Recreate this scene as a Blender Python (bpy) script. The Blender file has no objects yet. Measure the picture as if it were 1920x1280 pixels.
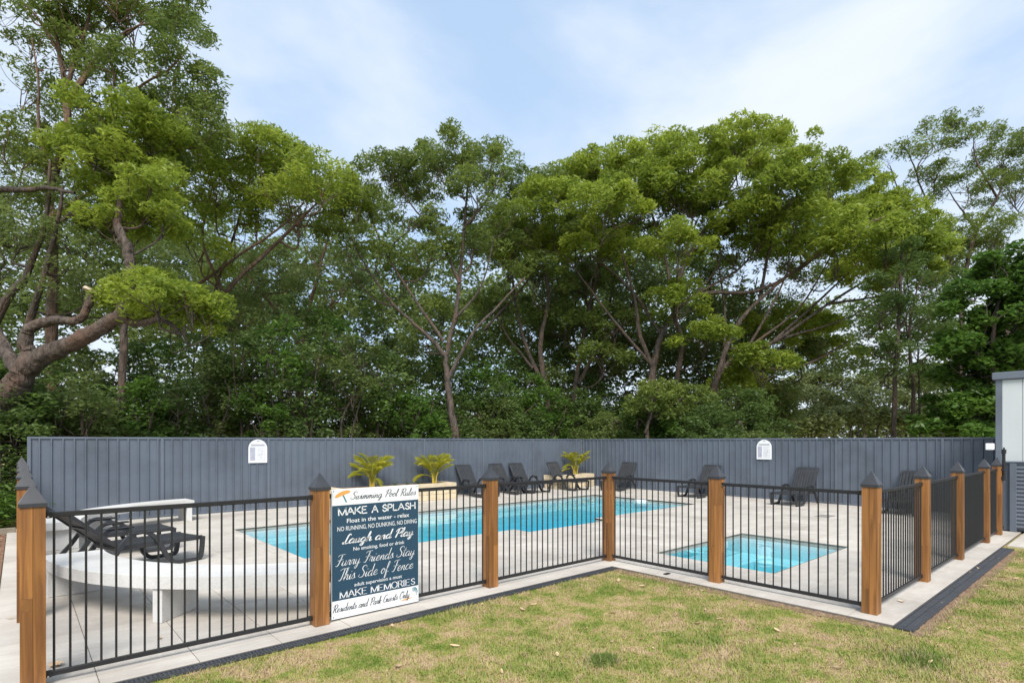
import bpy, bmesh, math, random
import numpy as np
from mathutils import Vector, Matrix

R = math.radians
random.seed(7)
rng = np.random.default_rng(11)
S = bpy.context.scene
COL = S.collection

# ------------------------------------------------------------------ camera
F, HOR, CH = 1050.0, 827.0, 1.75            # focal length and horizon row in photo pixels, eye height
UX = np.array([1190 / 1050.0, 1.0]); UX /= np.linalg.norm(UX)
VX = np.array([-UX[1], UX[0]])
CAM = np.array([-6.4705, -5.1820])          # camera place on the site plan (u, v), corner post at 0,0
cd = bpy.data.cameras.new('camera'); cam = bpy.data.objects.new('camera', cd); COL.objects.link(cam)
cam.location = (CAM[0], CAM[1], CH)
heading = math.atan2(VX[1], UX[1])
cam.rotation_euler = (R(90), 0, heading - R(90))
cd.sensor_width = 36.0; cd.lens = 36.0 * F / 1920.0
cd.shift_y = (HOR - 640.0) / 1920.0
cd.clip_end = 2000.0
S.camera = cam

# ------------------------------------------------------------------ sky
SUN_EL, SUN_DIR = R(49), math.atan2(-0.80, -0.60)     # sun direction on plan (behind the camera, a little left)
w = bpy.data.worlds.new('World'); S.world = w; w.use_nodes = True
nt = w.node_tree; nt.nodes.clear()
def N(tree, typ, **kw):
    n = tree.nodes.new(typ)
    for k, v in kw.items(): setattr(n, k, v)
    return n
out = N(nt, 'ShaderNodeOutputWorld'); bg = N(nt, 'ShaderNodeBackground'); bg.inputs[1].default_value = 0.1
sky = N(nt, 'ShaderNodeTexSky', sky_type='NISHITA', sun_disc=False, ozone_density=1.0, dust_density=0.3, air_density=1.0)
sky.sun_elevation = SUN_EL; sky.sun_rotation = math.pi / 2 - SUN_DIR
tc = N(nt, 'ShaderNodeTexCoord'); mp = N(nt, 'ShaderNodeMapping'); mp.inputs['Scale'].default_value = (1, 1, 2.2)
mp.inputs['Location'].default_value = (0.35, 0.1, 0.2)
ns = N(nt, 'ShaderNodeTexNoise'); ns.inputs['Scale'].default_value = 1.7; ns.inputs['Detail'].default_value = 7; ns.inputs['Roughness'].default_value = 0.52
ns.inputs['Distortion'].default_value = 0.35
rp = N(nt, 'ShaderNodeValToRGB'); rp.color_ramp.elements[0].position = 0.34; rp.color_ramp.elements[1].position = 0.63; rp.color_ramp.interpolation = 'EASE'
rp.color_ramp.elements[0].color = (0.04, 0.04, 0.04, 1); rp.color_ramp.elements[1].color = (0.92, 0.92, 0.92, 1)
mx = N(nt, 'ShaderNodeMix', data_type='RGBA')
mx.inputs['B'].default_value = (4.75, 5.1, 5.55, 1)
L = nt.links.new
L(tc.outputs['Generated'], mp.inputs['Vector']); L(mp.outputs['Vector'], ns.inputs['Vector']); L(ns.outputs['Fac'], rp.inputs['Fac'])
L(rp.outputs['Color'], mx.inputs['Factor']); hz = N(nt, 'ShaderNodeMix', data_type='RGBA'); hz.inputs['Factor'].default_value = 0.7; hz.inputs['B'].default_value = (3.1, 4.2, 5.7, 1)
L(sky.outputs['Color'], hz.inputs['A']); L(hz.outputs['Result'], mx.inputs['A']); L(mx.outputs['Result'], bg.inputs['Color'])
L(bg.outputs['Background'], out.inputs['Surface'])

sd = bpy.data.lights.new('sun', 'SUN'); sun = bpy.data.objects.new('sun', sd); COL.objects.link(sun)
sd.energy = 2.4; sd.angle = R(26); sd.color = (1.0, 0.95, 0.87)
dirv = Vector((math.cos(SUN_DIR) * math.cos(SUN_EL), math.sin(SUN_DIR) * math.cos(SUN_EL), math.sin(SUN_EL)))
sun.rotation_euler = dirv.to_track_quat('Z', 'Y').to_euler()
sun.location = (0, 0, 30)
vs = S.view_settings
vs.view_transform = 'Standard'; vs.look = 'None'; vs.exposure = 0.97; vs.gamma = 1.0; vs.use_curve_mapping = False
S.render.engine = 'CYCLES'
S.cycles.max_bounces = 8; S.cycles.transparent_max_bounces = 16
S.cycles.use_denoising = True

# ------------------------------------------------------------------ photo pixel -> place
def at(x, y, Y):
    """pixel (photo) at camera depth Y -> site point"""
    X = (x - 960) / F * Y
    return np.array([X * UX[0] + Y * UX[1] + CAM[0], X * VX[0] + Y * VX[1] + CAM[1], CH + (HOR - y) / F * Y])

# ------------------------------------------------------------------ materials
def mat(name, col, rough=0.6, metal=0.0, spec=0.5, noise=None, bump=None, col2=None, coords='Object', stretch=(1, 1, 1)):
    m = bpy.data.materials.new(name); m.use_nodes = True
    t = m.node_tree; b = t.nodes['Principled BSDF']
    b.inputs['Base Color'].default_value = (*col, 1); b.inputs['Roughness'].default_value = rough
    b.inputs['Metallic'].default_value = metal; b.inputs['Specular IOR Level'].default_value = spec
    if noise or bump:
        c = N(t, 'ShaderNodeTexCoord'); q = N(t, 'ShaderNodeMapping'); q.inputs['Scale'].default_value = stretch
        t.links.new(c.outputs[coords], q.inputs['Vector'])
    if noise:
        n = N(t, 'ShaderNodeTexNoise'); n.inputs['Scale'].default_value = noise; n.inputs['Detail'].default_value = 8; n.inputs['Roughness'].default_value = 0.6
        t.links.new(q.outputs['Vector'], n.inputs['Vector'])
        r = N(t, 'ShaderNodeValToRGB'); r.color_ramp.elements[0].position = 0.3; r.color_ramp.elements[1].position = 0.7
        c2 = col2 or tuple(min(1, x * 1.35) for x in col)
        r.color_ramp.elements[0].color = (*col, 1); r.color_ramp.elements[1].color = (*c2, 1)
        t.links.new(n.outputs['Fac'], r.inputs['Fac']); t.links.new(r.outputs['Color'], b.inputs['Base Color'])
    if bump:
        n2 = N(t, 'ShaderNodeTexNoise'); n2.inputs['Scale'].default_value = bump[0]; n2.inputs['Detail'].default_value = 6
        t.links.new(q.outputs['Vector'], n2.inputs['Vector'])
        bp = N(t, 'ShaderNodeBump'); bp.inputs['Strength'].default_value = bump[1]; bp.inputs['Distance'].default_value = bump[2]
        t.links.new(n2.outputs['Fac'], bp.inputs['Height']); t.links.new(bp.outputs['Normal'], b.inputs['Normal'])
    return m

def island_tint(m, amount=0.25):
    """each separate piece of one mesh, or each object, a little lighter or darker"""
    t = m.node_tree; b = t.nodes['Principled BSDF']
    oi = N(t, 'ShaderNodeObjectInfo'); mr = N(t, 'ShaderNodeMapRange')
    mr.inputs['To Min'].default_value = 1 - amount; mr.inputs['To Max'].default_value = 1 + amount
    t.links.new(oi.outputs['Random'], mr.inputs['Value'])
    h = N(t, 'ShaderNodeHueSaturation')
    t.links.new(mr.outputs['Result'], h.inputs['Value'])
    if b.inputs['Base Color'].is_linked:
        t.links.new(b.inputs['Base Color'].links[0].from_socket, h.inputs['Color'])
    else: h.inputs['Color'].default_value = b.inputs['Base Color'].default_value
    t.links.new(h.outputs['Color'], b.inputs['Base Color'])
    return m

def leaf_mat(name, dark, light, trans=0.3, tip=None, rough=0.42):
    m = bpy.data.materials.new(name); m.use_nodes = True
    t = m.node_tree; t.nodes.clear()
    o = N(t, 'ShaderNodeOutputMaterial'); g = N(t, 'ShaderNodeNewGeometry'); r = N(t, 'ShaderNodeValToRGB')
    e = r.color_ramp.elements
    e[0].color = (*dark, 1); e[1].color = (*light, 1)
    if tip:
        x = r.color_ramp.elements.new(0.93); x.color = (*light, 1); e = r.color_ramp.elements; e[len(e) - 1].color = (*tip, 1)
    a = N(t, 'ShaderNodeAttribute'); a.attribute_name = 'tint'
    ad = N(t, 'ShaderNodeMath', operation='MULTIPLY_ADD'); ad.inputs[1].default_value = 0.6
    s2 = N(t, 'ShaderNodeMath', operation='MULTIPLY'); s2.inputs[1].default_value = 0.4
    t.links.new(g.outputs['Random Per Island'], s2.inputs[0])
    t.links.new(a.outputs['Fac'], ad.inputs[0]); t.links.new(s2.outputs[0], ad.inputs[2]); t.links.new(ad.outputs[0], r.inputs['Fac'])
    p = N(t, 'ShaderNodeBsdfPrincipled'); p.inputs['Roughness'].default_value = rough; p.inputs['Specular IOR Level'].default_value = 0.35
    tr = N(t, 'ShaderNodeBsdfTranslucent'); mix = N(t, 'ShaderNodeMixShader'); mix.inputs[0].default_value = trans
    t.links.new(r.outputs['Color'], p.inputs['Base Color']); t.links.new(r.outputs['Color'], tr.inputs['Color'])
    t.links.new(p.outputs[0], mix.inputs[1]); t.links.new(tr.outputs[0], mix.inputs[2]); t.links.new(mix.outputs[0], o.inputs['Surface'])
    return m

M = {}
M['black'] = mat('black_powder_coat', (0.012, 0.012, 0.014), 0.42, noise=30, col2=(0.02, 0.02, 0.022))
M['cap'] = mat('black_cap_metal', (0.030, 0.032, 0.038), 0.34, noise=12, col2=(0.045, 0.047, 0.055))
M['steel'] = mat('bolt_steel', (0.6, 0.6, 0.6), 0.3, 0.9)
M['plastic'] = mat('charcoal_plastic', (0.022, 0.024, 0.028), 0.45, noise=8, col2=(0.04, 0.042, 0.048))
M['fence'] = mat('slate_blue_steel', (0.104, 0.127, 0.166), 0.5, noise=1.3, col2=(0.120, 0.145, 0.186), spec=0.4)
M['fence_trim'] = mat('slate_blue_trim', (0.114, 0.138, 0.178), 0.5, noise=3, col2=(0.126, 0.151, 0.192))
M['concrete'] = mat('terrazzo_concrete', (0.56, 0.56, 0.56), 0.6, noise=60, col2=(0.68, 0.68, 0.68), bump=(90, 0.15, 0.004))
M['paver'] = island_tint(mat('pale_stone_paver', (0.455, 0.422, 0.385), 0.7, noise=1.6, col2=(0.575, 0.54, 0.50), bump=(40, 0.12, 0.003), stretch=(1, 3.5, 1)), 0.075)
M['paver_far'] = mat('pale_stone_paver_far', (0.455, 0.422, 0.385), 0.7, noise=1.6, col2=(0.575, 0.54, 0.50), stretch=(1, 3.5, 1))
def stain(m):
    t = m.node_tree; b = t.nodes['Principled BSDF']; src = b.inputs['Base Color'].links[0].from_socket
    g = N(t, 'ShaderNodeNewGeometry'); n = N(t, 'ShaderNodeTexNoise'); n.inputs['Scale'].default_value = 0.9; n.inputs['Detail'].default_value = 7; n.inputs['Roughness'].default_value = 0.62
    r = N(t, 'ShaderNodeValToRGB'); e = r.color_ramp.elements; e[0].position = .33; e[0].color = (.80, .78, .75, 1); e[1].position = .55; e[1].color = (1.03, 1.02, 1.0, 1)
    x = N(t, 'ShaderNodeMix', data_type='RGBA', blend_type='MULTIPLY'); x.inputs['Factor'].default_value = 1
    t.links.new(g.outputs['Position'], n.inputs['Vector']); t.links.new(n.outputs['Fac'], r.inputs['Fac']); t.links.new(src, x.inputs['A']); t.links.new(r.outputs['Color'], x.inputs['B']); t.links.new(x.outputs['Result'], b.inputs['Base Color'])
for k_ in ('paver', 'paver_far', 'concrete', 'fence', 'fence_trim'): stain(M[k_])
M['mortar'] = mat('paver_bed', (0.13, 0.115, 0.10), 0.9, noise=9)
M['stone'] = island_tint(mat('sandstone', (0.50, 0.40, 0.26), 0.85, noise=7, col2=(0.66, 0.56, 0.40), bump=(14, 0.6, 0.03)), 0.12)
M['shell'] = mat('pool_shell', (0.76, 0.84, 0.88), 0.35, noise=3, col2=(0.80, 0.87, 0.91))
M['waterline'] = mat('pool_edge_stone', (0.22, 0.235, 0.215), 0.6, noise=12)
M['white'] = mat('white_print', (0.80, 0.81, 0.83), 0.4)
M['navy'] = mat('navy_print', (0.022, 0.062, 0.108), 0.4)
M['ink'] = mat('dark_ink', (0.02, 0.03, 0.045), 0.5)
M['orange'] = mat('orange_print', (0.72, 0.36, 0.09), 0.5)
M['teal'] = mat('teal_print', (0.02, 0.17, 0.22), 0.5)
M['greyprint'] = mat('grey_print', (0.30, 0.30, 0.40), 0.5, noise=40, col2=(0.55, 0.55, 0.62))
M['shed_white'] = mat('pale_cladding', (0.50, 0.535, 0.55), 0.5, noise=2, col2=(0.54, 0.575, 0.59))
M['mulch'] = mat('mulch', (0.10, 0.05, 0.03), 0.95, noise=22, col2=(0.34, 0.19, 0.12), bump=(45, 1.0, 0.03))
M['dryleaf'] = island_tint(mat('dry_leaf', (0.42, 0.27, 0.15), 0.7, noise=25, col2=(0.62, 0.47, 0.31)), 0.3)
M['soil'] = mat('bare_soil', (0.15, 0.09, 0.055), 0.95, noise=14, col2=(0.30, 0.20, 0.13), bump=(40, 0.8, 0.02))
M['drain'] = mat('black_drain_plastic', (0.036, 0.040, 0.048), 0.5, noise=14, col2=(0.065, 0.07, 0.08))
M['drain_dark'] = mat('drain_hollow', (0.006, 0.006, 0.006), 0.9)
M['palm_stem'] = mat('yellow_palm_stem', (0.50, 0.36, 0.05), 0.5, noise=9, col2=(0.62, 0.50, 0.10))
M['grate'] = mat('grey_deck_grate', (0.22, 0.21, 0.20), 0.7, noise=30)

def bark(name, c1, c2, c3):
    m = mat(name, c1, 0.9, noise=9, col2=c2, bump=(16, 1.0, 0.12), stretch=(1, 1, 0.3))
    t = m.node_tree; b = t.nodes['Principled BSDF']; src = b.inputs['Base Color'].links[0].from_socket
    c = N(t, 'ShaderNodeTexCoord'); n = N(t, 'ShaderNodeTexNoise'); n.inputs['Scale'].default_value = 1.1; n.inputs['Detail'].default_value = 4
    t.links.new(c.outputs['Object'], n.inputs['Vector'])
    r = N(t, 'ShaderNodeValToRGB'); r.color_ramp.elements[0].position = 0.5; r.color_ramp.elements[1].position = 0.68
    x = N(t, 'ShaderNodeMix', data_type='RGBA'); x.inputs['B'].default_value = (*c3, 1)
    t.links.new(n.outputs['Fac'], r.inputs['Fac']); t.links.new(r.outputs['Color'], x.inputs['Factor']); t.links.new(src, x.inputs['A'])
    t.links.new(x.outputs['Result'], b.inputs['Base Color'])
    return m
M['bark_grey'] = bark('rough_grey_bark', (0.030, 0.022, 0.018), (0.15, 0.115, 0.095), (0.12, 0.072, 0.05))
M['bark_red'] = bark('reddish_bark', (0.070, 0.043, 0.030), (0.19, 0.125, 0.090), (0.23, 0.125, 0.072))
M['bark_dark'] = bark('dark_bark', (0.04, 0.03, 0.025), (0.11, 0.085, 0.07), (0.12, 0.08, 0.055))
M['cutwood'] = mat('sawn_branch_end', (0.40, 0.33, 0.25), 0.8, noise=20)

def wood_mat():
    m = bpy.data.materials.new('oiled_hardwood'); m.use_nodes = True
    t = m.node_tree; b = t.nodes['Principled BSDF']; b.inputs['Roughness'].default_value = 0.5
    c = N(t, 'ShaderNodeTexCoord'); q = N(t, 'ShaderNodeMapping'); q.inputs['Scale'].default_value = (26, 26, 1.6)
    oi = N(t, 'ShaderNodeObjectInfo'); ad = N(t, 'ShaderNodeVectorMath', operation='ADD')
    mu = N(t, 'ShaderNodeVectorMath', operation='SCALE'); mu.inputs['Scale'].default_value = 9.0
    cb = N(t, 'ShaderNodeCombineXYZ')
    for k in range(3): t.links.new(oi.outputs['Random'], cb.inputs[k])
    t.links.new(cb.outputs[0], mu.inputs[0]); t.links.new(c.outputs['Object'], ad.inputs[0]); t.links.new(mu.outputs[0], ad.inputs[1]); t.links.new(ad.outputs[0], q.inputs['Vector'])
    n = N(t, 'ShaderNodeTexNoise'); n.inputs['Scale'].default_value = 1.0; n.inputs['Detail'].default_value = 9; n.inputs['Distortion'].default_value = 0.6
    t.links.new(q.outputs['Vector'], n.inputs['Vector'])
    r = N(t, 'ShaderNodeValToRGB'); e = r.color_ramp.elements
    e[0].position = 0.25; e[0].color = (0.120, 0.046, 0.014, 1); e[1].position = 0.75; e[1].color = (0.37, 0.165, 0.046, 1)
    t.links.new(n.outputs['Fac'], r.inputs['Fac'])
    h = N(t, 'ShaderNodeHueSaturation'); mr = N(t, 'ShaderNodeMapRange'); mr.inputs['To Min'].default_value = 0.72; mr.inputs['To Max'].default_value = 1.3
    t.links.new(oi.outputs['Random'], mr.inputs['Value']); t.links.new(mr.outputs['Result'], h.inputs['Value']); t.links.new(r.outputs['Color'], h.inputs['Color'])
    t.links.new(h.outputs['Color'], b.inputs['Base Color'])
    bp = N(t, 'ShaderNodeBump'); bp.inputs['Strength'].default_value = 0.15; bp.inputs['Distance'].default_value = 0.004
    t.links.new(n.outputs['Fac'], bp.inputs['Height']); t.links.new(bp.outputs['Normal'], b.inputs['Normal'])
    return m
M['wood'] = wood_mat()

def lawn_color(t, jitter=0.0):
    """straw and green patches by place; returns colour socket"""
    c = N(t, 'ShaderNodeNewGeometry')
    jm = N(t, 'ShaderNodeMath', operation='MULTIPLY_ADD'); jm.inputs[1].default_value = jitter
    n = N(t, 'ShaderNodeTexNoise'); n.inputs['Scale'].default_value = 2.6; n.inputs['Detail'].default_value = 10; n.inputs['Roughness'].default_value = 0.78
    n.inputs['Distortion'].default_value = 0.3
    t.links.new(c.outputs['Position'], n.inputs['Vector'])
    r = N(t, 'ShaderNodeValToRGB'); e = r.color_ramp.elements
    e[0].position = 0.43; e[0].color = (0.450, 0.335, 0.205, 1)
    e[1].position = 0.66; e[1].color = (0.095, 0.165, 0.022, 1)
    x = e.new(0.49); x.color = (0.350, 0.310, 0.115, 1)
    x = e.new(0.55); x.color = (0.230, 0.265, 0.062, 1)
    t.links.new(c.outputs['Random Per Island'], jm.inputs[0])
    sb = N(t, 'ShaderNodeMath', operation='SUBTRACT'); sb.inputs[1].default_value = jitter / 2; t.links.new(n.outputs['Fac'], sb.inputs[0]); t.links.new(sb.outputs[0], jm.inputs[2])
    t.links.new(jm.outputs[0], r.inputs['Fac'])
    return r.outputs['Color']
def lawn_mat():
    m = bpy.data.materials.new('dry_lawn'); m.use_nodes = True
    t = m.node_tree; b = t.nodes['Principled BSDF']; b.inputs['Roughness'].default_value = 0.95; b.inputs['Specular IOR Level'].default_value = 0.1
    s = lawn_color(t)
    c = N(t, 'ShaderNodeNewGeometry')
    n = N(t, 'ShaderNodeTexNoise'); n.inputs['Scale'].default_value = 55; n.inputs['Detail'].default_value = 5
    t.links.new(c.outputs['Position'], n.inputs['Vector'])
    r = N(t, 'ShaderNodeValToRGB'); r.color_ramp.elements[0].position = 0.3; r.color_ramp.elements[1].position = 0.7
    r.color_ramp.elements[0].color = (0.62, 0.58, 0.50, 1); r.color_ramp.elements[1].color = (1.12, 1.1, 1.05, 1)
    mu = N(t, 'ShaderNodeMix', data_type='RGBA', blend_type='MULTIPLY'); mu.inputs['Factor'].default_value = 1
    t.links.new(n.outputs['Fac'], r.inputs['Fac']); t.links.new(s, mu.inputs['A']); t.links.new(r.outputs['Color'], mu.inputs['B'])
    t.links.new(mu.outputs['Result'], b.inputs['Base Color'])
    bp = N(t, 'ShaderNodeBump'); bp.inputs['Strength'].default_value = 0.8; bp.inputs['Distance'].default_value = 0.02
    t.links.new(n.outputs['Fac'], bp.inputs['Height']); t.links.new(bp.outputs['Normal'], b.inputs['Normal'])
    return m
M['lawn'] = lawn_mat()
def blade_mat():
    m = bpy.data.materials.new('grass_blade'); m.use_nodes = True
    t = m.node_tree; b = t.nodes['Principled BSDF']; b.inputs['Roughness'].default_value = 0.7; b.inputs['Specular IOR Level'].default_value = 0.15
    s = lawn_color(t, 0.22); g = N(t, 'ShaderNodeNewGeometry')
    mr = N(t, 'ShaderNodeMapRange'); mr.inputs['To Min'].default_value = 0.6; mr.inputs['To Max'].default_value = 1.4
    t.links.new(g.outputs['Random Per Island'], mr.inputs['Value'])
    h = N(t, 'ShaderNodeHueSaturation'); t.links.new(mr.outputs['Result'], h.inputs['Value']); t.links.new(s, h.inputs['Color'])
    h.inputs['Saturation'].default_value = 0.95
    t.links.new(h.outputs['Color'], b.inputs['Base Color'])
    return m
M['blade'] = blade_mat()
M['leaf_gum'] = leaf_mat('gum_leaf', (0.078, 0.125, 0.028), (0.270, 0.335, 0.074), 0.5, (0.33, 0.34, 0.09))
M['leaf_bright'] = leaf_mat('fresh_gum_leaf', (0.115, 0.180, 0.024), (0.400, 0.480, 0.066), 0.52, (0.44, 0.44, 0.10))
M['leaf_dark'] = leaf_mat('dark_shrub_leaf', (0.060, 0.110, 0.030), (0.180, 0.260, 0.065), 0.5)
M['leaf_mid'] = leaf_mat('olive_leaf', (0.085, 0.130, 0.038), (0.235, 0.295, 0.085), 0.52)
M['leaf_deep'] = leaf_mat('deep_green_leaf', (0.050, 0.115, 0.022), (0.165, 0.285, 0.042), 0.5)
M['leaf_far'] = leaf_mat('pale_far_leaf', (0.10, 0.13, 0.05), (0.26, 0.30, 0.095), 0.34)
M['leaf_grass'] = leaf_mat('lush_grass', (0.060, 0.115, 0.016), (0.170, 0.250, 0.040), 0.3)
M['palm_leaf'] = leaf_mat('palm_leaflet', (0.28, 0.33, 0.03), (0.58, 0.53, 0.06), 0.5, (0.55, 0.42, 0.22))

def water_mat():
    m = bpy.data.materials.new('pool_water'); m.use_nodes = True
    t = m.node_tree; t.nodes.clear()
    o = N(t, 'ShaderNodeOutputMaterial'); tr = N(t, 'ShaderNodeBsdfTransparent'); gl = N(t, 'ShaderNodeBsdfGlossy'); gl.inputs['Roughness'].default_value = 0.03
    fr = N(t, 'ShaderNodeFresnel'); fr.inputs['IOR'].default_value = 1.33; mix = N(t, 'ShaderNodeMixShader')
    c = N(t, 'ShaderNodeNewGeometry'); n = N(t, 'ShaderNodeTexNoise'); n.inputs['Scale'].default_value = 2.2; n.inputs['Detail'].default_value = 1.5
    bp = N(t, 'ShaderNodeBump'); bp.inputs['Strength'].default_value = 0.22; bp.inputs['Distance'].default_value = 0.05
    t.links.new(c.outputs['Position'], n.inputs['Vector']); t.links.new(n.outputs['Fac'], bp.inputs['Height'])
    t.links.new(bp.outputs['Normal'], gl.inputs['Normal']); t.links.new(bp.outputs['Normal'], fr.inputs['Normal'])
    t.links.new(fr.outputs[0], mix.inputs[0]); t.links.new(tr.outputs[0], mix.inputs[1]); t.links.new(gl.outputs[0], mix.inputs[2])
    t.links.new(mix.outputs[0], o.inputs['Surface'])
    va = N(t, 'ShaderNodeVolumeAbsorption'); va.inputs['Color'].default_value = (0.37, 0.918, 0.976, 1); va.inputs['Density'].default_value = 0.85
    t.links.new(va.outputs[0], o.inputs['Volume'])
    return m
M['water'] = water_mat()

# ------------------------------------------------------------------ builders
def mesh_np(name, V, Fq, material, smooth=False, tint=None):
    """V (n,3), Fq (m,k) -> mesh, fast"""
    me = bpy.data.meshes.new(name)
    V = np.asarray(V, np.float32); Fq = np.asarray(Fq, np.int32); k = Fq.shape[1]; m = len(Fq)
    me.vertices.add(len(V)); me.vertices.foreach_set('co', V.ravel())
    me.loops.add(m * k); me.loops.foreach_set('vertex_index', Fq.ravel())
    me.polygons.add(m); me.polygons.foreach_set('loop_start', np.arange(0, m * k, k, dtype=np.int32))
    if smooth: me.polygons.foreach_set('use_smooth', np.ones(m, bool))
    if tint is not None:
        a = me.attributes.new('tint', 'FLOAT', 'POINT'); a.data.foreach_set('value', np.asarray(tint, np.float32))
    me.update(calc_edges=True)
    me.materials.append(material)
    return me

class MB:
    def __init__(s): s.v = []; s.f = []
    def box(s, x0, x1, y0, y1, z0, z1):
        o = len(s.v)
        s.v += [(x, y, z) for z in (z0, z1) for y in (y0, y1) for x in (x0, x1)]
        s.f += [tuple(o + i for i in q) for q in ((0, 2, 3, 1), (4, 5, 7, 6), (0, 1, 5, 4), (2, 6, 7, 3), (0, 4, 6, 2), (1, 3, 7, 5))]
        return s
    def poly(s, pts):
        o = len(s.v); s.v += [tuple(p) for p in pts]; s.f.append(tuple(range(o, o + len(pts)))); return s
    def prism(s, pts, z0, z1):
        """pts ccw outline in xy"""
        o = len(s.v); n = len(pts)
        s.v += [(x, y, z0) for x, y in pts] + [(x, y, z1) for x, y in pts]
        s.f.append(tuple(o + i for i in reversed(range(n)))); s.f.append(tuple(o + n + i for i in range(n)))
        for i in range(n):
            j = (i + 1) % n; s.f.append((o + i, o + j, o + n + j, o + n + i))
        return s
    def tube(s, pts, rad, sides=8, cap=True):
        P = np.array(pts, float); n = len(P); o = len(s.v)
        T = np.gradient(P, axis=0); T /= np.linalg.norm(T, axis=1)[:, None] + 1e-9
        a = np.array([0, 0, 1.0]) if abs(T[0][2]) < 0.9 else np.array([1.0, 0, 0])
        rad = np.broadcast_to(rad, (n,))
        for i in range(n):
            b = np.cross(T[i], a); b /= np.linalg.norm(b) + 1e-9; c = np.cross(b, T[i]); a = c if False else a
            for k in range(sides):
                g = 2 * math.pi * k / sides
                s.v.append(tuple(P[i] + rad[i] * (math.cos(g) * b + math.sin(g) * c)))
        for i in range(n - 1):
            for k in range(sides):
                k2 = (k + 1) % sides
                s.f.append((o + i * sides + k, o + i * sides + k2, o + (i + 1) * sides + k2, o + (i + 1) * sides + k))
        if cap:
            s.f.append(tuple(o + k for k in reversed(range(sides)))); s.f.append(tuple(o + (n - 1) * sides + k for k in range(sides)))
        return s
    def mesh(s, name, material, smooth=False, bevel=0):
        me = bpy.data.meshes.new(name); me.from_pydata(s.v, [], s.f); me.update()
        bm = bmesh.new(); bm.from_mesh(me)
        if bevel:
            bmesh.ops.bevel(bm, geom=bm.edges[:], offset=bevel, segments=1, affect='EDGES', profile=0.5)
        bmesh.ops.recalc_face_normals(bm, faces=bm.faces[:])
        bm.to_mesh(me); bm.free()
        me.materials.append(material)
        if smooth: me.polygons.foreach_set('use_smooth', [True] * len(me.polygons))
        return me

def obj(name, me, parent=None, loc=(0, 0, 0), rz=0.0):
    o = bpy.data.objects.new(name, me); COL.objects.link(o)
    o.location = loc; o.rotation_euler = (0, 0, rz)
    if parent is not None: o.parent = parent
    return o
def tag(o, label, cat, group=None):
    o['label'] = label; o['category'] = cat
    if group: o['group'] = group
    return o
def thing(name, label, cat, loc=(0, 0, 0), rz=0.0, group=None):
    return tag(obj(name, None, None, loc, rz), label, cat, group)
def struct(o, kind='structure'):
    o['kind'] = kind; return o
def smooth_path(pts, n=8):
    P = np.array(pts, float); P = np.vstack([2 * P[0] - P[1], P, 2 * P[-1] - P[-2]]); outp = []
    for i in range(1, len(P) - 2):
        for t in np.linspace(0, 1, n, endpoint=False):
            a, b, c, d = P[i - 1], P[i], P[i + 1], P[i + 2]
            outp.append(0.5 * (2 * b + (c - a) * t + (2 * a - 5 * b + 4 * c - d) * t * t + (3 * b - a - 3 * c + d) * t ** 3))
    outp.append(P[-2]); return np.array(outp)

# ------------------------------------------------------------------ ground
GZ = -0.035
def grid_plane(x0, x1, y0, y1, z, step):
    xs = np.arange(x0, x1 + step, step); ys = np.arange(y0, y1 + step, step)
    X, Yy = np.meshgrid(xs, ys, indexing='ij')
    V = np.stack([X.ravel(), Yy.ravel(), np.full(X.size, z)], 1)
    i = np.arange((len(xs) - 1) * (len(ys) - 1)); a = (i // (len(ys) - 1)) * len(ys) + i % (len(ys) - 1)
    return V, np.stack([a, a + len(ys), a + len(ys) + 1, a + 1], 1)

# rectangles minus holes
def cut_rects(rects, holes, us, vs_):
    """grid cells (us x vs_) lying in rects and outside holes; cells crossing an edge are split"""
    U = sorted(set(us) | {r[0] for r in rects + holes} | {r[1] for r in rects + holes})
    V_ = sorted(set(vs_) | {r[2] for r in rects + holes} | {r[3] for r in rects + holes})
    return U, V_
POOL = [(-3.25, 7.75, 3.15, 6.85), (0.95, 3.40, 2.72, 3.15)]
SPA = [(1.05, 3.90, -1.90, -0.07)]
DECK = [(-6.63, 10.60, -0.20, 9.86), (-0.20, 10.60, -3.58, -0.20)]
PITCH = 0.64
GU = [-4.105 + PITCH * k for k in range(-4, 24)]
GV = [0.637 * k for k in range(-6, 17)]
def inside(cu, cv, rects): return any(r[0] < cu < r[1] and r[2] < cv < r[3] for r in rects)

# lawn / terrain sheet with holes under the pools
b = MB()
Ucuts = sorted({-400, 400, -6.63, 10.6, -0.2} | {x for r in POOL + SPA for x in r[:2]})
Vcuts = sorted({-400, 400, -0.2, 9.86, -3.58} | {x for r in POOL + SPA for x in r[2:]})
for i in range(len(Ucuts) - 1):
    for j in range(len(Vcuts) - 1):
        cu, cv = (Ucuts[i] + Ucuts[i + 1]) / 2, (Vcuts[j] + Vcuts[j + 1]) / 2
        if inside(cu, cv, POOL + SPA): continue
        b.poly([(Ucuts[i], Vcuts[j], GZ), (Ucuts[i + 1], Vcuts[j], GZ), (Ucuts[i + 1], Vcuts[j + 1], GZ), (Ucuts[i], Vcuts[j + 1], GZ)])
struct(obj('ground', b.mesh('ground', M['lawn'])))

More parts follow.
